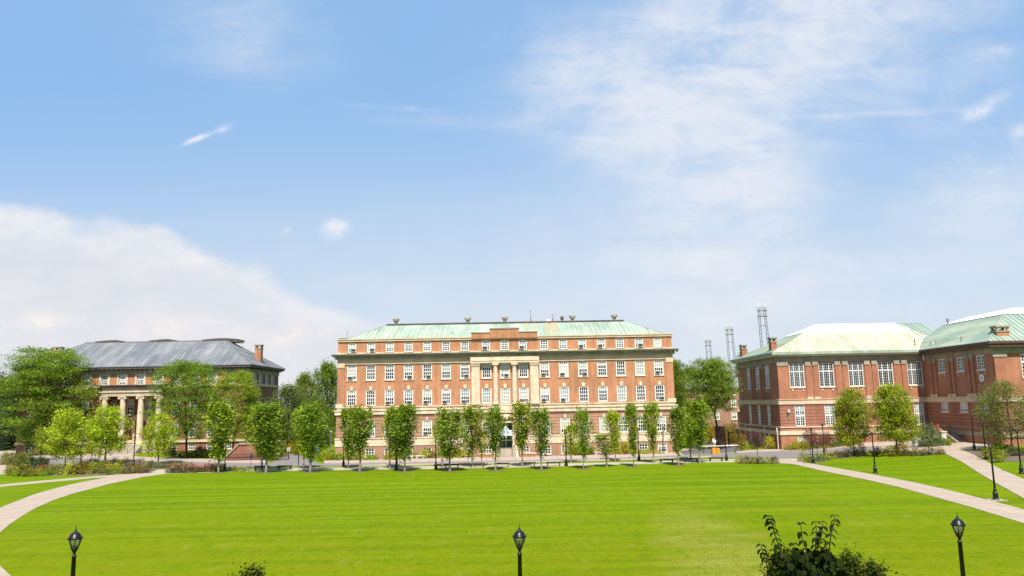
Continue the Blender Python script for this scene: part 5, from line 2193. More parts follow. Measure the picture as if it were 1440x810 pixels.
ORD = ['first', 'second', 'third', 'fourth', 'fifth', 'sixth', 'seventh', 'eighth', 'ninth', 'tenth', 'eleventh', 'twelfth', 'thirteenth',
       'fourteenth', 'fifteenth', 'sixteenth', 'seventeenth', 'eighteenth', 'nineteenth', 'twentieth']


def tree_px(meshes, ref, px, py, ytop, half, native_w):
    """foot at (px, py); scale so that the crown tip shows at ytop and its half-width is half pixels"""
    q = clear(gp(px, py))
    z = atY(px, ytop, q.y).z - q.z
    ws = half * q.y / FOC / native_w
    return q, (ws, ws, z / ref)


# front row beside the lawn walk: (foot x, foot y, tip y, half width px, colour)
front = [(307, 664.5, 569, 23, G_MID), (374, 664.6, 570, 26, G_DARK), (436, 664.3, 572, 23, G_DARK), (506, 663.3, 575, 22, G_DARK),
         (569, 663.3, 573, 21, G_DARK), (632.5, 662.8, 579, 22, G_DARK), (697, 661.6, 577, 17, G_DARK), (761.5, 660.8, 578, 17, G_DARK),
         (821, 659.6, 578, 12.5, G_DARK), (891.5, 656.6, 571, 10.5, G_DARK), (954.5, 654.6, 577, 15, G_DARK)]
for i, (x, y, t, hw, c) in enumerate(front):
    q, s = tree_px(COLS, 6.05, x, y, t, hw, 1.12)
    plant('columnar_tree', ORD[i] + ' upright young tree from the left in the row on the lawn edge', 'tree', q, COLS[i % 9], c, s, group='front row of upright trees on the lawn edge')
for x, y, *_ in front:
    q = gp(x, y)
    mb = MB()
    n_ = 14
    mb.prism([(q.x + (.75 + .1 * math.sin(k * 2.1 + x)) * math.cos(2 * math.pi * k / n_), q.y + (.75 + .1 * math.cos(k * 1.7 + x)) * math.sin(2 * math.pi * k / n_)) for k in range(n_)], -.05, .03)
    tag(mb.build('mulch_ring', M['soil']), kind='structure')
back = [(368, 660.8, 577, 20, G_BRIGHT, 0), (427, 659.5, 577, 17, G_BRIGHT, 0), (490, 659, 578, 16, G_DARK, 0), (548, 658.6, 583, 13, G_BRIGHT, 1), (558, 660.5, 576, 19, G_MID, 0),
        (622, 657, 590, 15, G_YEL, 1), (664, 656.5, 575, 19, G_MID, 0), (677.5, 656, 606, 10, G_YEL, 1), (734.5, 656.5, 569, 18, G_MID, 0),
        (803, 650.5, 598, 15, G_YEL, 1), (853, 656.2, 611, 17, (.22, .27, .03), 1), (865.5, 648.5, 581, 12, G_BRIGHT, 0), (919, 651.2, 570, 14, G_MID, 0), (971.5, 648, 572, 14, G_BRIGHT, 0),
        (984.3, 651.3, 567, 20, G_MID, 0)]
extra = ['loose bright young tree behind the second lawn-edge tree', 'bright young tree just behind the third lawn-edge tree', 'slim dark tree at the corner of the hall behind the fourth lawn-edge tree',
         'thin bright sapling between two dark upright trees', 'broad upright tree crowding the fifth lawn-edge tree', 'pale yellow sapling half hidden behind the tree by the walk lamp',
         'broad dark upright tree left of the hall steps', 'very small yellow green sapling by the left planter wall', 'tallest dark upright tree right of the hall entrance',
         'yellow green spreading sapling beside the lamp past the entrance', 'airy olive sapling with thin leaves before the stone bench', 'narrow yellow green upright tree right of the airy sapling',
         'dark upright tree hiding a window near the right end of the hall', 'bright tree behind the last broad upright tree', 'broad green upright tree past the right end of the hall']
for i, (x, y, t, hw, c, k) in enumerate(back):
    ms = (YOUNG[i % 3], 5.05, .95) if k else (COLS[(i * 2 + 5) % 9], 6.05, 1.12)
    q, s = tree_px(None, ms[1], x, y, t, hw, ms[2])
    plant('columnar_tree' if not k else 'sapling', extra[i], 'tree', q, ms[0], c, s, group='second row of upright trees by the road')
# left group
for x, y, t, hw, c, m_, lab in ((91, 659.5, 576, 29, G_YEL, MAPLES[0], 'bright yellow green tree in the left bed, left of the bed lamp'),
                                (148, 652, 572, 31, G_YEL, MAPLES[1], 'bright yellow green tree in front of the left portico columns'),
                                (222, 653, 582, 24, G_YEL, MAPLES[2], 'small lemon green tree right of the portico steps'),
                                (139, 651, 580, 18, G_BRIGHT, SMALL[0], 'thin tree tucked behind the bright tree at the portico'),
                                (37, 641.5, 592, 14, G_LOC, SMALL[1], 'small olive street tree in front of the spruce'),
                                (57.5, 647, 598, 13, G_MID, SMALL[0], 'small dark trunked tree left of the bright bed trees')):
    ref = 6.3 if m_ in MAPLES else 4.3
    wn = 2.25 if m_ in MAPLES else 1.5
    q, s = tree_px(None, ref, x, y, t, hw, wn)
    plant('young_tree', lab, 'tree', q, m_, c, s, group='bright young trees before the portico hall')
for x, y, t, hw, m_, lab, c, rz in ((58, 640, 497, 76, LOC[0], 'large feathery honey locust hiding the left end of the portico hall', G_LOC, .4),
                                 (262, 646, 512, 54, LOC[1], 'feathery honey locust with dark trunk before the right windows of the portico hall', G_LOC, 1.4),
                                 (326, 644, 526, 42, LOC[1], 'wide feathery honey locust covering the right corner of the portico hall', (.20, .275, .016), 3.0)):
    q, s = tree_px(None, 13.2 if m_ is LOC[0] else 12.4, x, y, t, hw, 8.0)
    plant('honey_locust', lab, 'tree', q, m_, c, s, rz, 'honey locusts beside the portico hall')
for x, y, t, hw, lab in ((1014, 632, 506, 36, 'honey locust with dark leaning trunk before the distant house'), (951, 628, 508, 18, 'honey locust half hidden behind the right end of the orange hall')):
    q, s = tree_px(None, 11.6, x, y, t, hw, 5.3)
    plant('honey_locust', lab, 'tree', q, LOC[2], G_LOC, s, .3 if x > 1000 else 2.2, 'honey locusts behind the service road')
q, s = tree_px(None, 9, 16, 634, 548, 27, 3.2)
plant('spruce_tree', 'dark blue green spruce at the left edge behind the white sign', 'tree', q, SPRUCE, (.022, .045, .028), s)
q, s = tree_px(None, 9, -16, 633, 552, 30, 3.2)
plant('spruce_tree', 'dark spruce cut by the left edge of the picture', 'tree', q, SPRUCE, (.026, .05, .028), s)
for Y, x, t, hw, m_, ref, wn, c, lab, zb in ((150, 459, 511, 27, BIGT[0], 15.4, 4.8, (.13, .20, .014), 'tall dark green tree rising behind the left end of the orange hall', 0),
                                        (138, 428, 526, 22, BIGT[0], 15.4, 4.8, (.15, .205, .02), 'tall slim tree with a separate tuft on top between the two halls', 0),
                                        (128, 405, 543, 34, BIGT[1], 12.4, 5.0, (.125, .165, .05), 'broad grey green tree beside the portico hall corner', 0),
                                        (122, 440, 560, 30, BIGT[1], 12.4, 5.0, (.10, .155, .025), 'broad dark tree filling the gap between the two halls', 0),
                                        (180, 940, 512, 34, BIGT[1], 12.4, 5.0, (.14,.20,.03), 'far tree showing behind the right shoulder of the orange hall', 0),
                                        (190, 975, 516, 26, BIGT[0], 15.4, 4.8, (.14,.20,.03), 'far tree behind the distant house', 0),
                                        (175, 1052, 498, 20, BIGT[0], 15.4, 4.8, (.15,.20,.03), 'far tree peeping over the gutter of the window hall', 0),
                                        (170, 20, 528, 40, BIGT[1], 12.4, 5.0, (.05, .08, .04), 'bluish far tree behind the spruce', 0),
                                        (190, -30, 520, 50, BIGT[1], 12.4, 5.0, (.055, .085, .05), 'bluish far tree at the left edge of the view', 0)):
    p = atY(x, 600, Y)
    z = atY(x, t, Y).z
    k = hw * Y / FOC / wn
    plant('shade_tree', lab, 'tree', (p.x, Y, 0), m_, c, (k, k, z / ref), group='trees between and behind the buildings')
for x, y, t, hw, m_, lab in ((1202, 641.5, 546, 27, BIGM[0], 'green maple before the window hall, left of the pair'), (1262, 640, 540, 31, BIGM[1], 'fuller green maple nearest the inner corner of the halls')):
    q, s = tree_px(None, 8.8, x, y, t, hw, 2.85)
    plant('maple_tree', lab, 'tree', q, m_, (.24, .28, .010), s, group='pair of maples before the window hall')
q, s = tree_px(None, 8.6, 1424, 633, 533, 48, 4.0)
plant('wispy_tree', 'airy olive tree with pale bark at the corner of the wing', 'tree', q, WISPY, (.15, .165, .05), s)
for x, y, t, hw, m_, lab in ((1066, 646, 606, 13, PURP[0], 'purple leaved tree against the shaded wall of the window hall'),
                             (1140, 640, 604, 12, PURP[1], 'purple leaved tree behind the first right path lamp'),
                             (1150, 645, 607, 12, PURP[0], 'purple leaved tree between the two road lamps'),
                             (1163, 641, 606, 12, PURP[1], 'purple leaved tree behind the farther road lamp')):
    q, s = tree_px(None, 4.1, x, y, t, hw, 1.5)
    plant('purple_tree', lab, 'tree', q, m_, PURPLE, s, group='purple leaved small trees by the road')


def row_shrubs(items, group, stem, meshes, name='shrub', cat='shrub', tail=''):
    for i, (x, y, w, h, c, *bl) in enumerate(items):
        q = clear(gp(x, y))
        k = w * q.y / FOC / .85
        hz = h * q.y / FOC / .95
        if meshes is LOW:
            k, hz = k * 1.5, hz * 1.85
        else:
            k, hz = k * 1.1, hz * 1.1
        shrub(f'{ORD[i]} {stem} from the left{tail}', q, meshes[i % len(meshes)], c, (k, k, hz), group, name, cat, bl[0] if bl else None)


Y2, OLV, RED = (.33, .33, .02), (.23, .245, .035), (.17, .08, .03)
# in front of the long hall
row_shrubs([(468, 648, 8, 9, G_MID), (478, 648, 9, 10, G_MID), (494, 648.2, 10, 12, G_DARK), (512, 648, 8, 9, G_BRIGHT), (524, 647.8, 9, 7, G_MID), (546, 647.6, 8, 10, Y2),
            (556, 647.5, 8, 10, Y2), (575, 643.5, 10, 12, G_MID), (598, 645.5, 9, 12, Y2), (606, 645.3, 6, 9, RUSSET), (622, 645, 10, 12, G_MID), (638, 644.6, 11, 12, Y2),
            (651, 644.3, 10, 11, Y2)], 'shrubs along the left half of the hall', 'rounded shrub', SHR, tail=' along the left half of the hall')
row_shrubs([(805, 640, 10, 13, G_MID), (816, 640, 11, 14, G_DARK), (829, 640, 9, 11, G_DARK), (855, 640, 8, 8, Y2), (879, 637.8, 10, 16, Y2), (893, 637.8, 7, 7, Y2),
            (908, 637, 9, 6, Y2), (925, 636.4, 7, 4, Y2)], 'shrubs along the right half of the hall', 'rounded shrub', SHR, tail=' along the right half of the hall')
row_shrubs([(1047, 633.6, 7, 11, G_BRIGHT), (1058, 633.5, 6, 8, G_MID), (1082, 632.6, 9, 15, Y2), (1110, 630.8, 7, 8, G_MID), (1127, 630.5, 11, 13, Y2), (1138, 629.8, 9, 8, G_MID), (1158, 628.5, 10, 6, G_MID),
            (1176, 627.5, 8, 12, G_GREY), (1185, 627, 6, 8, Y2, (.6, .3, .02)), (1196, 626, 7, 5, G_MID)], 'shrubs at the foot of the window hall', 'leafy shrub', SHR, tail=' at the foot of the window hall')
q = clear(gp(1305, 628))
shrub('large grey green rounded bush at the inner corner of the red halls', q, BIGS[0], G_GREY, (1.05, 1.05, 1.15))
for x, y, w, h, c, lab in ((1322, 627, 12, 10, (.10, .19, .015), 'bright green mound at the foot of the wing stair'), (1332, 626.5, 7, 9, Y2, 'yellow green tuft beside the stair cheek'),
                           (1302, 628, 8, 8, Y2, 'yellow green mound beside the utility cabinet'), (1268, 631, 9, 7, (.24, .17, .015), 'orange flowering clump under the fuller maple'),
                           (1255, 631.5, 7, 5, G_MID, 'green clump at the foot of the fuller maple'),
                           (1395, 646, 12, 16, (.21, .22, .012), 'bright yellow bush behind the mulch bed lamp'), (1409, 645, 8, 12, (.20, .2, .015), 'smaller yellow bush right of the mulch bed lamp'),
                           (1404, 650, 9, 9, G_DARK, 'dark green low bush in front of the yellow ones'), (1411, 632, 11, 9, G_DARK, 'dark green bush under the airy olive tree'),
                           (1427, 641, 13, 11, (.09, .085, .04), 'brownish shrub under the airy olive tree')):
    q = clear(gp(x, y))
    shrub(lab, q, SHR[RNG.randrange(4)], c, (w * q.y / FOC / .85,) * 2 + (h * q.y / FOC / .95,), 'shrubs round the plaza')
# beds on the near side of the road, right
row_shrubs([(1040, 651.5, 6, 8, Y2), (1050, 651.8, 7, 8, (.14, .13, .03)), (1060, 652, 7, 8, OLV), (1070, 652, 7, 7, (.10, .09, .03)), (1080, 652, 7, 7, OLV), (1089, 651.6, 6, 7, (.11, .09, .03))],
           'low shrubs at the right end of the lawn walk', 'low shrub', LOW, tail=' at the right end of the lawn walk')
row_shrubs([(1130, 649, 6, 9, OLV), (1137, 651, 6, 8, OLV), (1152, 648.5, 7, 8, G_GREY), (1160, 646.8, 7, 8, OLV), (1169, 645, 7, 7, OLV), (1179, 643.8, 7, 7, (.11, .10, .05)), (1190, 642.8, 7, 8, G_GREY)],
           'low shrubs round the right path lamp', 'grey green low shrub', LOW, tail=' round the right path lamp')
row_shrubs([(1201, 641.6, 8, 9, (.05, .06, .02)), (1213, 641.4, 9, 10, (.05, .045, .025)), (1224, 641.5, 6, 6, G_BRIGHT), (1234, 641.2, 7, 9, (.06, .06, .025)), (1247, 641.4, 10, 8, Y2), (1259, 641.2, 8, 8, Y2),
            (1274, 640.8, 8, 8, (.16, .16, .015)), (1289, 640.6, 9, 8, (.15, .15, .02)), (1305, 640.2, 9, 8, (.11, .10, .04)), (1322, 639.4, 6, 7, (.14, .11, .03))],
           'clipped shrub row on the small lawn edge', 'clipped shrub', LOW, tail=' in the row under the maples')
# rose beds left of the walk
roses = []
for i in range(13):
    t = i / 12
    roses.append((238 + 72 * t, 665.6 - 2.6 * t + RNG.uniform(-.3, .3), 6, 7 + RNG.uniform(-1, 1), RNG.choice([(.11, .10, .035), (.13, .09, .04), (.09, .11, .03)]), (.50, .16, .15)))
row_shrubs(roses, 'pink rose bed at the lawn corner', 'low pink flowering rose', LOW, 'rose_bush', 'rose bush', ' in the bed at the lawn corner')
row_shrubs([(322, 663, 5, 5, G_MID), (331, 663, 5, 6, OLV), (341, 663, 5, 5, G_MID), (349, 662.6, 4, 5, OLV)], 'small shrubs by the first bench', 'small green shrub', LOW, tail=' before the stair wall')
laven = []
for i in range(10):
    t = i / 9
    laven.append((206 + 62 * t, 658.2 + .3 * t, 5, 6, RNG.choice([G_GREY, OLV, (.10, .12, .05)])))
row_shrubs(laven, 'grey green edging behind the pink roses', 'grey green edging shrub', LOW, tail=' along the road behind the roses')
# big left bed
bed1 = [(86, 667, 8, 10, OLV), (97, 667.5, 9, 11, Y2), (107, 667, 9, 12, (.17, .15, .015)), (118, 666.6, 9, 12, (.19, .16, .015)), (129, 666, 9, 11, Y2), (140, 665.4, 9, 11, (.16, .17, .015)),
        (151, 664.5, 9, 10, Y2), (162, 664.8, 8, 9, Y2), (152, 667.2, 8, 6, (.11, .19, .015)), (172, 665.4, 7, 8, OLV), (181, 666, 7, 7, (.12, .10, .045)), (190, 665.8, 7, 8, OLV), (199, 665.6, 7, 7, (.13, .10, .05)),
        (208, 665, 5, 6, (.13, .09, .05))]
row_shrubs(bed1, 'yellow green planting in the left bed', 'yellow green bed shrub', LOW, tail=' in front of the portico lamp')
bed2 = [(116, 655.4, 6, 5, G_GREY), (126, 655, 7, 7, G_GREY), (134, 654.4, 6, 7, (.06, .06, .03)), (149, 653.8, 6, 6, G_GREY), (160, 654.6, 7, 8, (.07, .045, .025)), (168, 655.5, 6, 6, G_MID), (177, 656.6, 8, 9, (.13, .10, .03)),
        (196, 657.4, 8, 9, (.12, .11, .03)), (212, 656.2, 5, 6, (.08, .035, .03))]
row_shrubs(bed2, 'mixed shrubs along the road in the left bed', 'mixed bed shrub', LOW, tail=' along the road side of the left bed')
bed3 = [(16, 668.5, 9, 12, OLV), (26, 669.4, 8, 9, G_MID), (35, 669, 12, 14, (.14, .16, .02)), (44, 669.6, 9, 9, OLV), (53, 669, 9, 8, Y2), (58, 664.5, 8, 9, (.24, .11, .03)), (66, 668.6, 8, 7, G_DARK), (74, 666.6, 9, 11, (.14, .15, .03))]
row_shrubs(bed3, 'shrubs at the far left lawn edge', 'lawn edge shrub', SHR, tail=' at the far left lawn edge')
bed4 = [(7, 653.5, 8, 15, OLV), (20, 656.5, 10, 17, (.13, .17, .02)), (31, 656.5, 10, 16, (.14, .165, .025)), (38, 652, 7, 14, (.17, .18, .02)), (48, 659, 13, 15, (.045, .075, .02)), (58, 655, 6, 9, (.05, .04, .02)),
        (65, 652.6, 5, 5, (.06, .03, .02))]
row_shrubs(bed4, 'taller shrubs in the left corner bed', 'taller shrub', SHR, tail=' in the left corner bed')
# shrubs under the portico hall windows, some with the shadow there in their colour
row_shrubs([(80, 640, 12, 12, G_DARK), (100, 641, 12, 10, G_DARK), (240, 643, 9, 13, (.04, .04, .02)), (255, 643.4, 9, 8, (.05, .04, .025)), (270, 643.6, 10, 9, G_DARK), (284, 643.8, 10, 14, (.06, .085, .015)), (300, 644, 10, 12, G_DARK)],
           'dark shrubs under the portico hall', 'dark shrub', SHR, tail=' under the portico hall windows')
# gap between the halls
row_shrubs([(384, 647.4, 9, 20, G_MID), (392, 642, 9, 18, G_DARK), (412, 638, 8, 14, Y2), (424, 640, 9, 16, (.16, .21, .012)), (438, 645, 9, 10, G_MID), (452, 647.5, 8, 14, G_DARK), (459, 648.2, 9, 12, G_BRIGHT)],
           'shrubs beside the side drive', 'side drive shrub', SHR, tail=' beside the side drive')
# autumn-coloured hedge before the house
row_shrubs([(984, 626, 9, 20, (.22, .16, .02)), (996, 625.6, 9, 24, (.26, .17, .02)), (1003, 625.2, 8, 22, (.28, .17, .02)), (1023, 624.4, 9, 24, (.26, .19, .03)), (1033, 624, 9, 25, (.18, .18, .02)), (1041, 623.5, 7, 22, (.24, .17, .03))],
           'orange tinted hedge before the house', 'orange tinted hedge bush', SHR, 'hedge_bush', 'hedge', ' below the distant house')

# the far wood that closes the view behind the campus
_rng = np.random.default_rng(77)
_x = _rng.uniform(-420, 420, 620)
_y = 290 + 25 * np.sin(_x / 70) + _rng.uniform(-12, 12, 620)
_h = 7.5 + 2.2 * np.sin(_x / 23) + 1.5 * np.sin(_x / 9 + 1)
_C = np.stack([_x, _y, _h * _rng.uniform(.1, 1, 620) ** .7], 1)
_P = clumps(_C, 34, (2.2, 2.0, 1.1), _rng)
_P[:, 2] = np.maximum(_P[:, 2], .3)
wood = link_mesh('far_woods', leaf_mesh('far_woods', leaf_arrays(_P, 1.5, .5, 1.4, _rng)), None)
wood.color = (.13, .19, .045, 1)
tag(wood, 'low dark belt of woods far behind the buildings', 'woods', kind='stuff')

# shrub with large leaves close to the viewer
def big_leaf(mb, p, d, L, w):
    """folded pointed leaf hanging along d"""
    p, d = Vector(p), Vector(d).normalized()
    s = d.cross(Vector((RNG.uniform(-.4, .4), RNG.uniform(-.4, .4), 1))).normalized()
    nn = s.cross(d).normalized()
    i = len(mb.v)
    prof = ((0, .0), (.18, .40), (.42, .5), (.7, .36), (1, 0))
    for t, k in prof:
        c = p + d * (L * t) - nn * (L * .22 * t * t)
        mb.v += [tuple(c - s * (w * k) + nn * (w * k * .35)), tuple(c), tuple(c + s * (w * k) + nn * (w * k * .35))]
    for k in range(4):
        a = i + 3 * k
        mb.f += [(a, a + 1, a + 4, a + 3), (a + 1, a + 2, a + 5, a + 4)]


def big_shrub():
    D = 10.5
    q = atY(1150, 800, D)
    root = empty('large_leaved_shrub', (q.x, D, 0), 'dark large leaved shrub with tall arching shoots in the bottom right foreground', 'shrub')
    stems, leaves = MB(), MB()

    def P(x, y, dd=0.0):
        return atY(x, y, D + dd)
    shoots = [([(1101, 800), (1096, 770), (1090, 752), (1085, 735), (1080, 725)], 7), ([(1138, 800), (1134, 775), (1128, 757), (1126, 735)], 4),
              ([(1146, 800), (1146, 775), (1148, 752), (1147, 733)], 6), ([(1152, 800), (1150, 770), (1156, 748), (1157, 733)], 5),
              ([(1166, 805), (1165, 780), (1168, 755), (1172, 738), (1174, 724)], 7), ([(1160, 800), (1158, 782), (1160, 762)], 5), ([(1080, 800), (1074, 780), (1070, 766)], 4),
              ([(1120, 800), (1117, 782), (1116, 764)], 5)]
    for pts, n in shoots:
        dz = RNG.uniform(-.35, .35)
        L = [P(x, y, dz + RNG.uniform(-.04, .04)) for x, y in pts]
        base = Vector((q.x + (L[0].x - q.x) * .4, D + dz * .5, 3.0))
        stems.tube([base] + L, [.018] + [.008] * (len(L) - 1) + [.004], 5, cap=False)
        for k in range(n):
            t = 1 - (k / n) * .8
            f = t * (len(L) - 1)
            a = min(int(f), len(L) - 2)
            c = L[a].lerp(L[a + 1], f - a)
            for sg in (-1, 1):
                d = Vector((sg * RNG.uniform(.5, 1.1), RNG.uniform(-.7, .5), RNG.uniform(-1.1, -.25) if k else -.3))
                s = RNG.uniform(.085, .12) * (.8 if k == 0 else 1)
                big_leaf(leaves, c, d, s, s * .78)
    for _ in range(760):                                        # dense body of the bush
        x = RNG.gauss(1140, 22)
        y = RNG.uniform(772, 860)
        if abs(x - 1140) > 26 + (y - 770) * .9:
            continue
        c = P(x, y, RNG.uniform(-.5, .6))
        d = Vector((RNG.uniform(-1, 1), RNG.uniform(-1, .4), RNG.uniform(-1.5, -.3)))
        s = RNG.uniform(.09, .135)
        big_leaf(leaves, c, d, s, s * .76)
    for k in range(9):
        a = k * .7
        stems.tube([(q.x + .1 * math.cos(a), D + .1 * math.sin(a), 0), (q.x + .3 * math.cos(a), D + .3 * math.sin(a), 2.4), (q.x + .5 * math.cos(a), D + .3 * math.sin(a), 4.7)], [.04, .025, .008], 5, cap=False)
    stems.build('stems', M['bark_dark'], root)
    lv = leaves.build('leaves', M['shaded_leaf'], root, smooth=True)
    lv.color = (.013, .024, .005, 1)  # near-black green includes the shade of the building behind the viewer
    return root


big_shrub()
def fine_bush(label, cx, ytop, hw, D, colour, seed):
    rng = np.random.default_rng(seed)
    t = atY(cx, ytop, D)
    w = hw * D / FOC
    K = 130
    C = []
    for k in range(K):
        u_ = rng.uniform(0, 1)
        a = rng.uniform(0, 6.28)
        rad = w * math.sqrt(max(.03, 1 - (1 - u_ * .9) ** 2)) * rng.uniform(.3, 1.0) ** .5
        C.append((rad * math.cos(a), rad * math.sin(a), t.z - .1 - u_ * 1.5))
    P = clumps(np.array(C), 130, (.075, .075, .085), rng)
    r = empty('fine_leaved_bush', (t.x, D, 0), label, 'shrub')
    f = link_mesh('foliage', leaf_mesh('foliage', leaf_arrays(P, .05, .3, 2.2, rng), M['shaded_leaf']), r)
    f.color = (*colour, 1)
    mb = MB()
    for k in range(7):
        a = k * .9
        mb.tube([(0, 0, 0), (.15 * math.cos(a), .15 * math.sin(a), t.z * .6), (w * .4 * math.cos(a), w * .4 * math.sin(a), t.z - .75)], [.04, .025, .008], 5, cap=False)
    link_mesh('stems', mb.mesh('stems', M['bark_dark']), r)
    return r


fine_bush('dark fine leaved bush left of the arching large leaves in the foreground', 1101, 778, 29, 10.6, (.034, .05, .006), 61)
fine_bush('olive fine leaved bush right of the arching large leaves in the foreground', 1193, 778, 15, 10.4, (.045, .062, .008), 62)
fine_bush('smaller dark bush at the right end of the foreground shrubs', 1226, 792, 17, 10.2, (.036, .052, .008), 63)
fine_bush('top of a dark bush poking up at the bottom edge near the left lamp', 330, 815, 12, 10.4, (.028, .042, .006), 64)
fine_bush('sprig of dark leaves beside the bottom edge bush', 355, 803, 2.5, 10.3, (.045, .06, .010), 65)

# ================================================================== SKY AND SUN
SUN_AZ, SUN_EL = math.radians(3), math.radians(57)
sunv = Vector((math.sin(SUN_AZ) * math.cos(SUN_EL), -math.cos(SUN_AZ) * math.cos(SUN_EL), math.sin(SUN_EL)))
sd = bpy.data.lights.new('sun', 'SUN')
sd.energy = 4.2
sd.angle = math.radians(.53)
sd.color = (1.0, .93, .82)
so = bpy.data.objects.new('sun', sd)
COL.objects.link(so)
so.rotation_euler = (-sunv).to_track_quat('-Z', 'Y').to_euler()
so.location = (20, -40, 60)

wd = bpy.data.worlds.new('World')
SC.world = wd
wd.use_nodes = True
nt = wd.node_tree
nt.nodes.clear()
b = NB(nt)
sky = b.n('ShaderNodeTexSky', sky_type='NISHITA')
sky.sun_disc = False
sky.sun_elevation = SUN_EL
sky.sun_rotation = math.pi - SUN_AZ
sky.altitude = 100
sky.air_density = 1.0
sky.dust_density = 1.6
sky.ozone_density = 1.2
tc = b.n('ShaderNodeTexCoord').outputs['Generated']
dx, dy, dz = b.xyz(tc)
dyc = b.math('MAXIMUM', dy, .04)
U = b.math('DIVIDE', dx, dyc)
V = b.math('DIVIDE', dz, dyc)
uv = b.comb(U, V, 0.0)


def duv(x, y):
    d = ray(x, y)
    return d.x / d.y, d.z / d.y


def blob(x, y, rx, ry, rot, amt, power=1.0):
    """soft elliptical weight round one direction of the sky"""
    u0, v0 = duv(x, y)
    k = 1 / FOC * 1.06
    m = b.mapping(uv, loc=(-u0, -v0, 0))
    m = b.mapping(m, rot=(0, 0, -rot))
    m = b.mapping(m, sc=(1 / (rx * k), 1 / (ry * k), 1))
    xx, yy, _ = b.xyz(m)
    r2 = b.math('ADD', b.math('MULTIPLY', xx, xx), b.math('MULTIPLY', yy, yy))
    return b.math('MULTIPLY', b.math('EXPONENT', b.math('MULTIPLY', r2, -1.0)), amt)


def addall(L):
    s = L[0]
    for t in L[1:]:
        s = b.math('ADD', s, t)
    return s


# high thin cirrus over the right half
cir = addall([blob(1060, 90, 190, 90, .25, .9), blob(1050, 215, 95, 80, -1.0, .75), blob(860, 120, 120, 70, .1, .55), blob(1200, 10, 230, 60, .22, .75), blob(1000, 10, 150, 60, .2, .4),
              blob(1020, 330, 120, 110, -.9, .5), blob(920, 200, 170, 90, -.6, .42), blob(1430, 260, 130, 70, .2, .55), blob(660, 172, 120, 12, -.05, .2), blob(1210, 161, 130, 4, .02, .3),
              blob(340, 30, 120, 80, -.5, .28), blob(1150, 400, 320, 80, 0, .34), blob(1000, 420, 110, 90, .3, .3), blob(760, 330, 260, 60, 0, .12), blob(1300, 110, 120, 70, .4, .3)])
n1 = b.noise(b.mapping(uv, (2.2, 3.4, 1), (0, 0, .5)), 1.6, 8, .62, .9)
n2 = b.noise(b.mapping(uv, (1.5, 7.5, 1), (0, 0, -.35)), 2.6, 7, .65, .5)
nn_ = b.math('ADD', b.math('MULTIPLY', n1, .6), b.math('MULTIPLY', n2, .4))
n7 = b.noise(b.mapping(uv, (5, 9, 1), (0, 0, .6)), 2.2, 8, .7, .8)
tex = b.math('MULTIPLY', b.smooth(nn_, .32, .70, .14, 1.35), b.smooth(n7, .28, .72, .55, 1.35))
cirm = b.math('SUBTRACT', 1.0, b.math('EXPONENT', b.math('MULTIPLY', b.math('MULTIPLY', cir, tex), -1.55)))
# small bright wisps
n3 = b.noise(b.mapping(uv, (3, 3, 1)), 9.0, 5, .65, .4)
wis = addall([blob(280, 194, 26, 3.5, .38, 1.1), blob(314, 181, 11, 6, .3, .55), blob(470, 323, 13, 12, .2, 1.4), blob(480, 318, 9, 7, .6, .6), blob(1382, 152, 34, 9, .52, 1.0), blob(1405, 72, 35, 10, .2, .45), blob(1436, 185, 16, 8, .3, .6), blob(403, 325, 7, 4, .5, .5),
              blob(985, 362, 30, 9, .7, .2), blob(560, 152, 60, 4, -.08, .25)])
wism = b.math('MULTIPLY', wis, b.smooth(n3, .32, .66, .25, 1.3), clamp=True)
# cumulus bank low on the left: below a wavy upper edge
u0, v0 = duv(0, 278)
u1, v1 = duv(520, 428)
sl = (v1 - v0) / (u1 - u0)
edge = b.math('ADD', b.math('MULTIPLY', b.math('SUBTRACT', U, u0), sl), v0)
bul = addall([blob(215, 325, 90, 45, -.3, .03), blob(60, 290, 70, 30, 0, .012), blob(360, 375, 70, 40, 0, .016), blob(470, 400, 70, 40, 0, -.012)])
n4 = b.noise(b.mapping(uv, (2.2, 4.0, 1)), 2.4, 7, .6, .3)
n5 = b.noise(b.mapping(uv, (1.6, 5, 1)), 2.0, 6, .6, .5)
dist = b.math('SUBTRACT', b.math('ADD', b.math('ADD', edge, bul), b.math('MULTIPLY', b.math('SUBTRACT', n4, .5), .12)), V)
bank = b.smooth(dist, -.002, .032)
fade = b.smooth(U, duv(640, 400)[0], duv(420, 400)[0])
body = b.smooth(b.math('ADD', b.math('MULTIPLY', n5, .7), b.math('MULTIPLY', n7, .3)), .32, .62, .72, 1.0)
bankm = b.math('MULTIPLY', b.math('MULTIPLY', bank, fade), body, clamp=True)
# low streaks over the horizon
n6 = b.noise(b.mapping(uv, (1.2, 7, 1)), 1.8, 6, .6, .4)
low = b.math('MULTIPLY', b.smooth(V, .34, .04), b.smooth(n6, .38, .7, .05, .55))
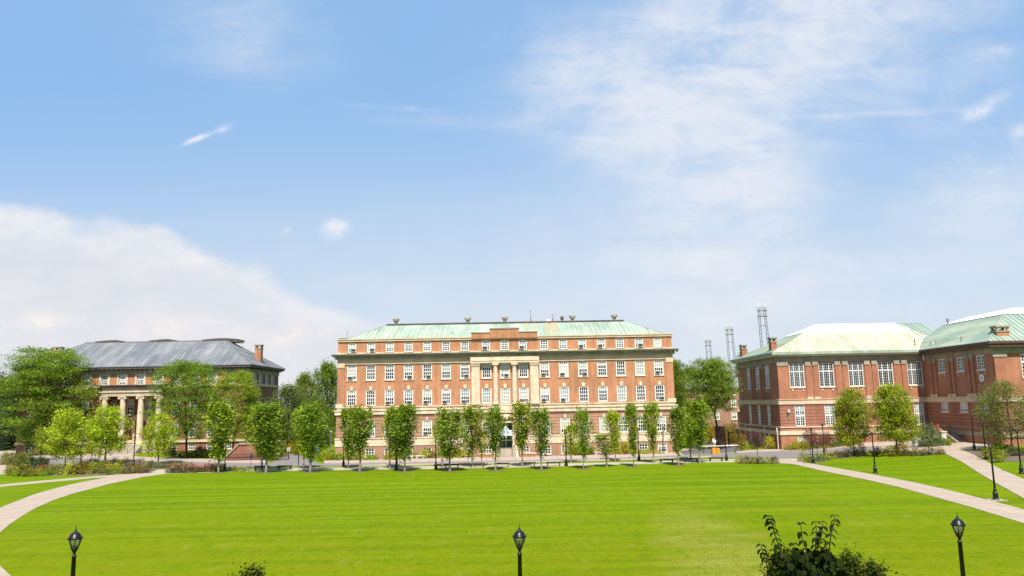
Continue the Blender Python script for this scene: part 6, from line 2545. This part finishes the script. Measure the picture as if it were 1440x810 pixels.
# colours (relative to the sky's own brightness scale)
SKY_S = .078
haze = b.smooth(V, .72, .02, .8, .98)
skyc = b.mix(haze, sky.outputs[0], b.mix(b.smooth(V, .0, .46), (4.6, 5.3, 5.95, 1), (2.05, 3.65, 6.0, 1)))
cloud = (7.9, 7.85, 8.1, 1)
c = b.mix(b.math('MULTIPLY', low, .8), skyc, (5.55, 5.45, 5.75, 1))
c = b.mix(cirm, c, (5.75, 5.9, 6.25, 1))
rim = b.smooth(dist, .10, .015)
tone = b.math('ADD', b.math('MULTIPLY', n5, .55), b.math('ADD', b.math('MULTIPLY', n7, .30), b.math('MULTIPLY', rim, .16)))
c = b.mix(b.math('MULTIPLY', bankm, .93), c, b.mix(1.0, b.ramp(tone, [(.36, (.505, .51, .555)), (.48, (.555, .55, .58)), (.64, (.645, .63, .625))]), (10, 10, 10, 1), 'MULTIPLY'))
c = b.mix(b.math('MULTIPLY', wism, .8), c, (6.0, 6.1, 6.5, 1))
puff = b.math('MULTIPLY', addall([blob(55, 452, 34, 10, 0, .8), blob(405, 475, 26, 12, .2, .8), blob(230, 458, 50, 14, .1, .6), blob(460, 470, 12, 8, 0, .5)]), b.smooth(n3, .4, .6, .3, 1.2), clamp=True)
c = b.mix(b.math('MULTIPLY', puff, .8), c, (6.9, 6.3, 5.9, 1))
shade = b.math('MULTIPLY', addall([blob(105, 370, 70, 15, .05, 1.2), blob(250, 400, 90, 14, 0, .35), blob(60, 420, 120, 18, 0, .35)]), b.smooth(n5, .35, .6, .3, 1.1), clamp=True)
c = b.mix(b.math('MULTIPLY', shade, .55), c, (4.7, 4.85, 5.5, 1))
bg = b.n('ShaderNodeBackground')
b.link(c, bg.inputs[0])
bg.inputs[1].default_value = SKY_S
wo = b.n('ShaderNodeOutputWorld')
b.link(bg.outputs[0], wo.inputs[0])

vs = SC.view_settings
vs.view_transform = 'Standard'
vs.look = 'None'
vs.gamma = 1
vs.use_curve_mapping = False
vs.exposure = .92
SC.render.film_transparent = False
SC.cycles.max_bounces = 6
SC.cycles.transparent_max_bounces = 8
SC.cycles.use_denoising = True
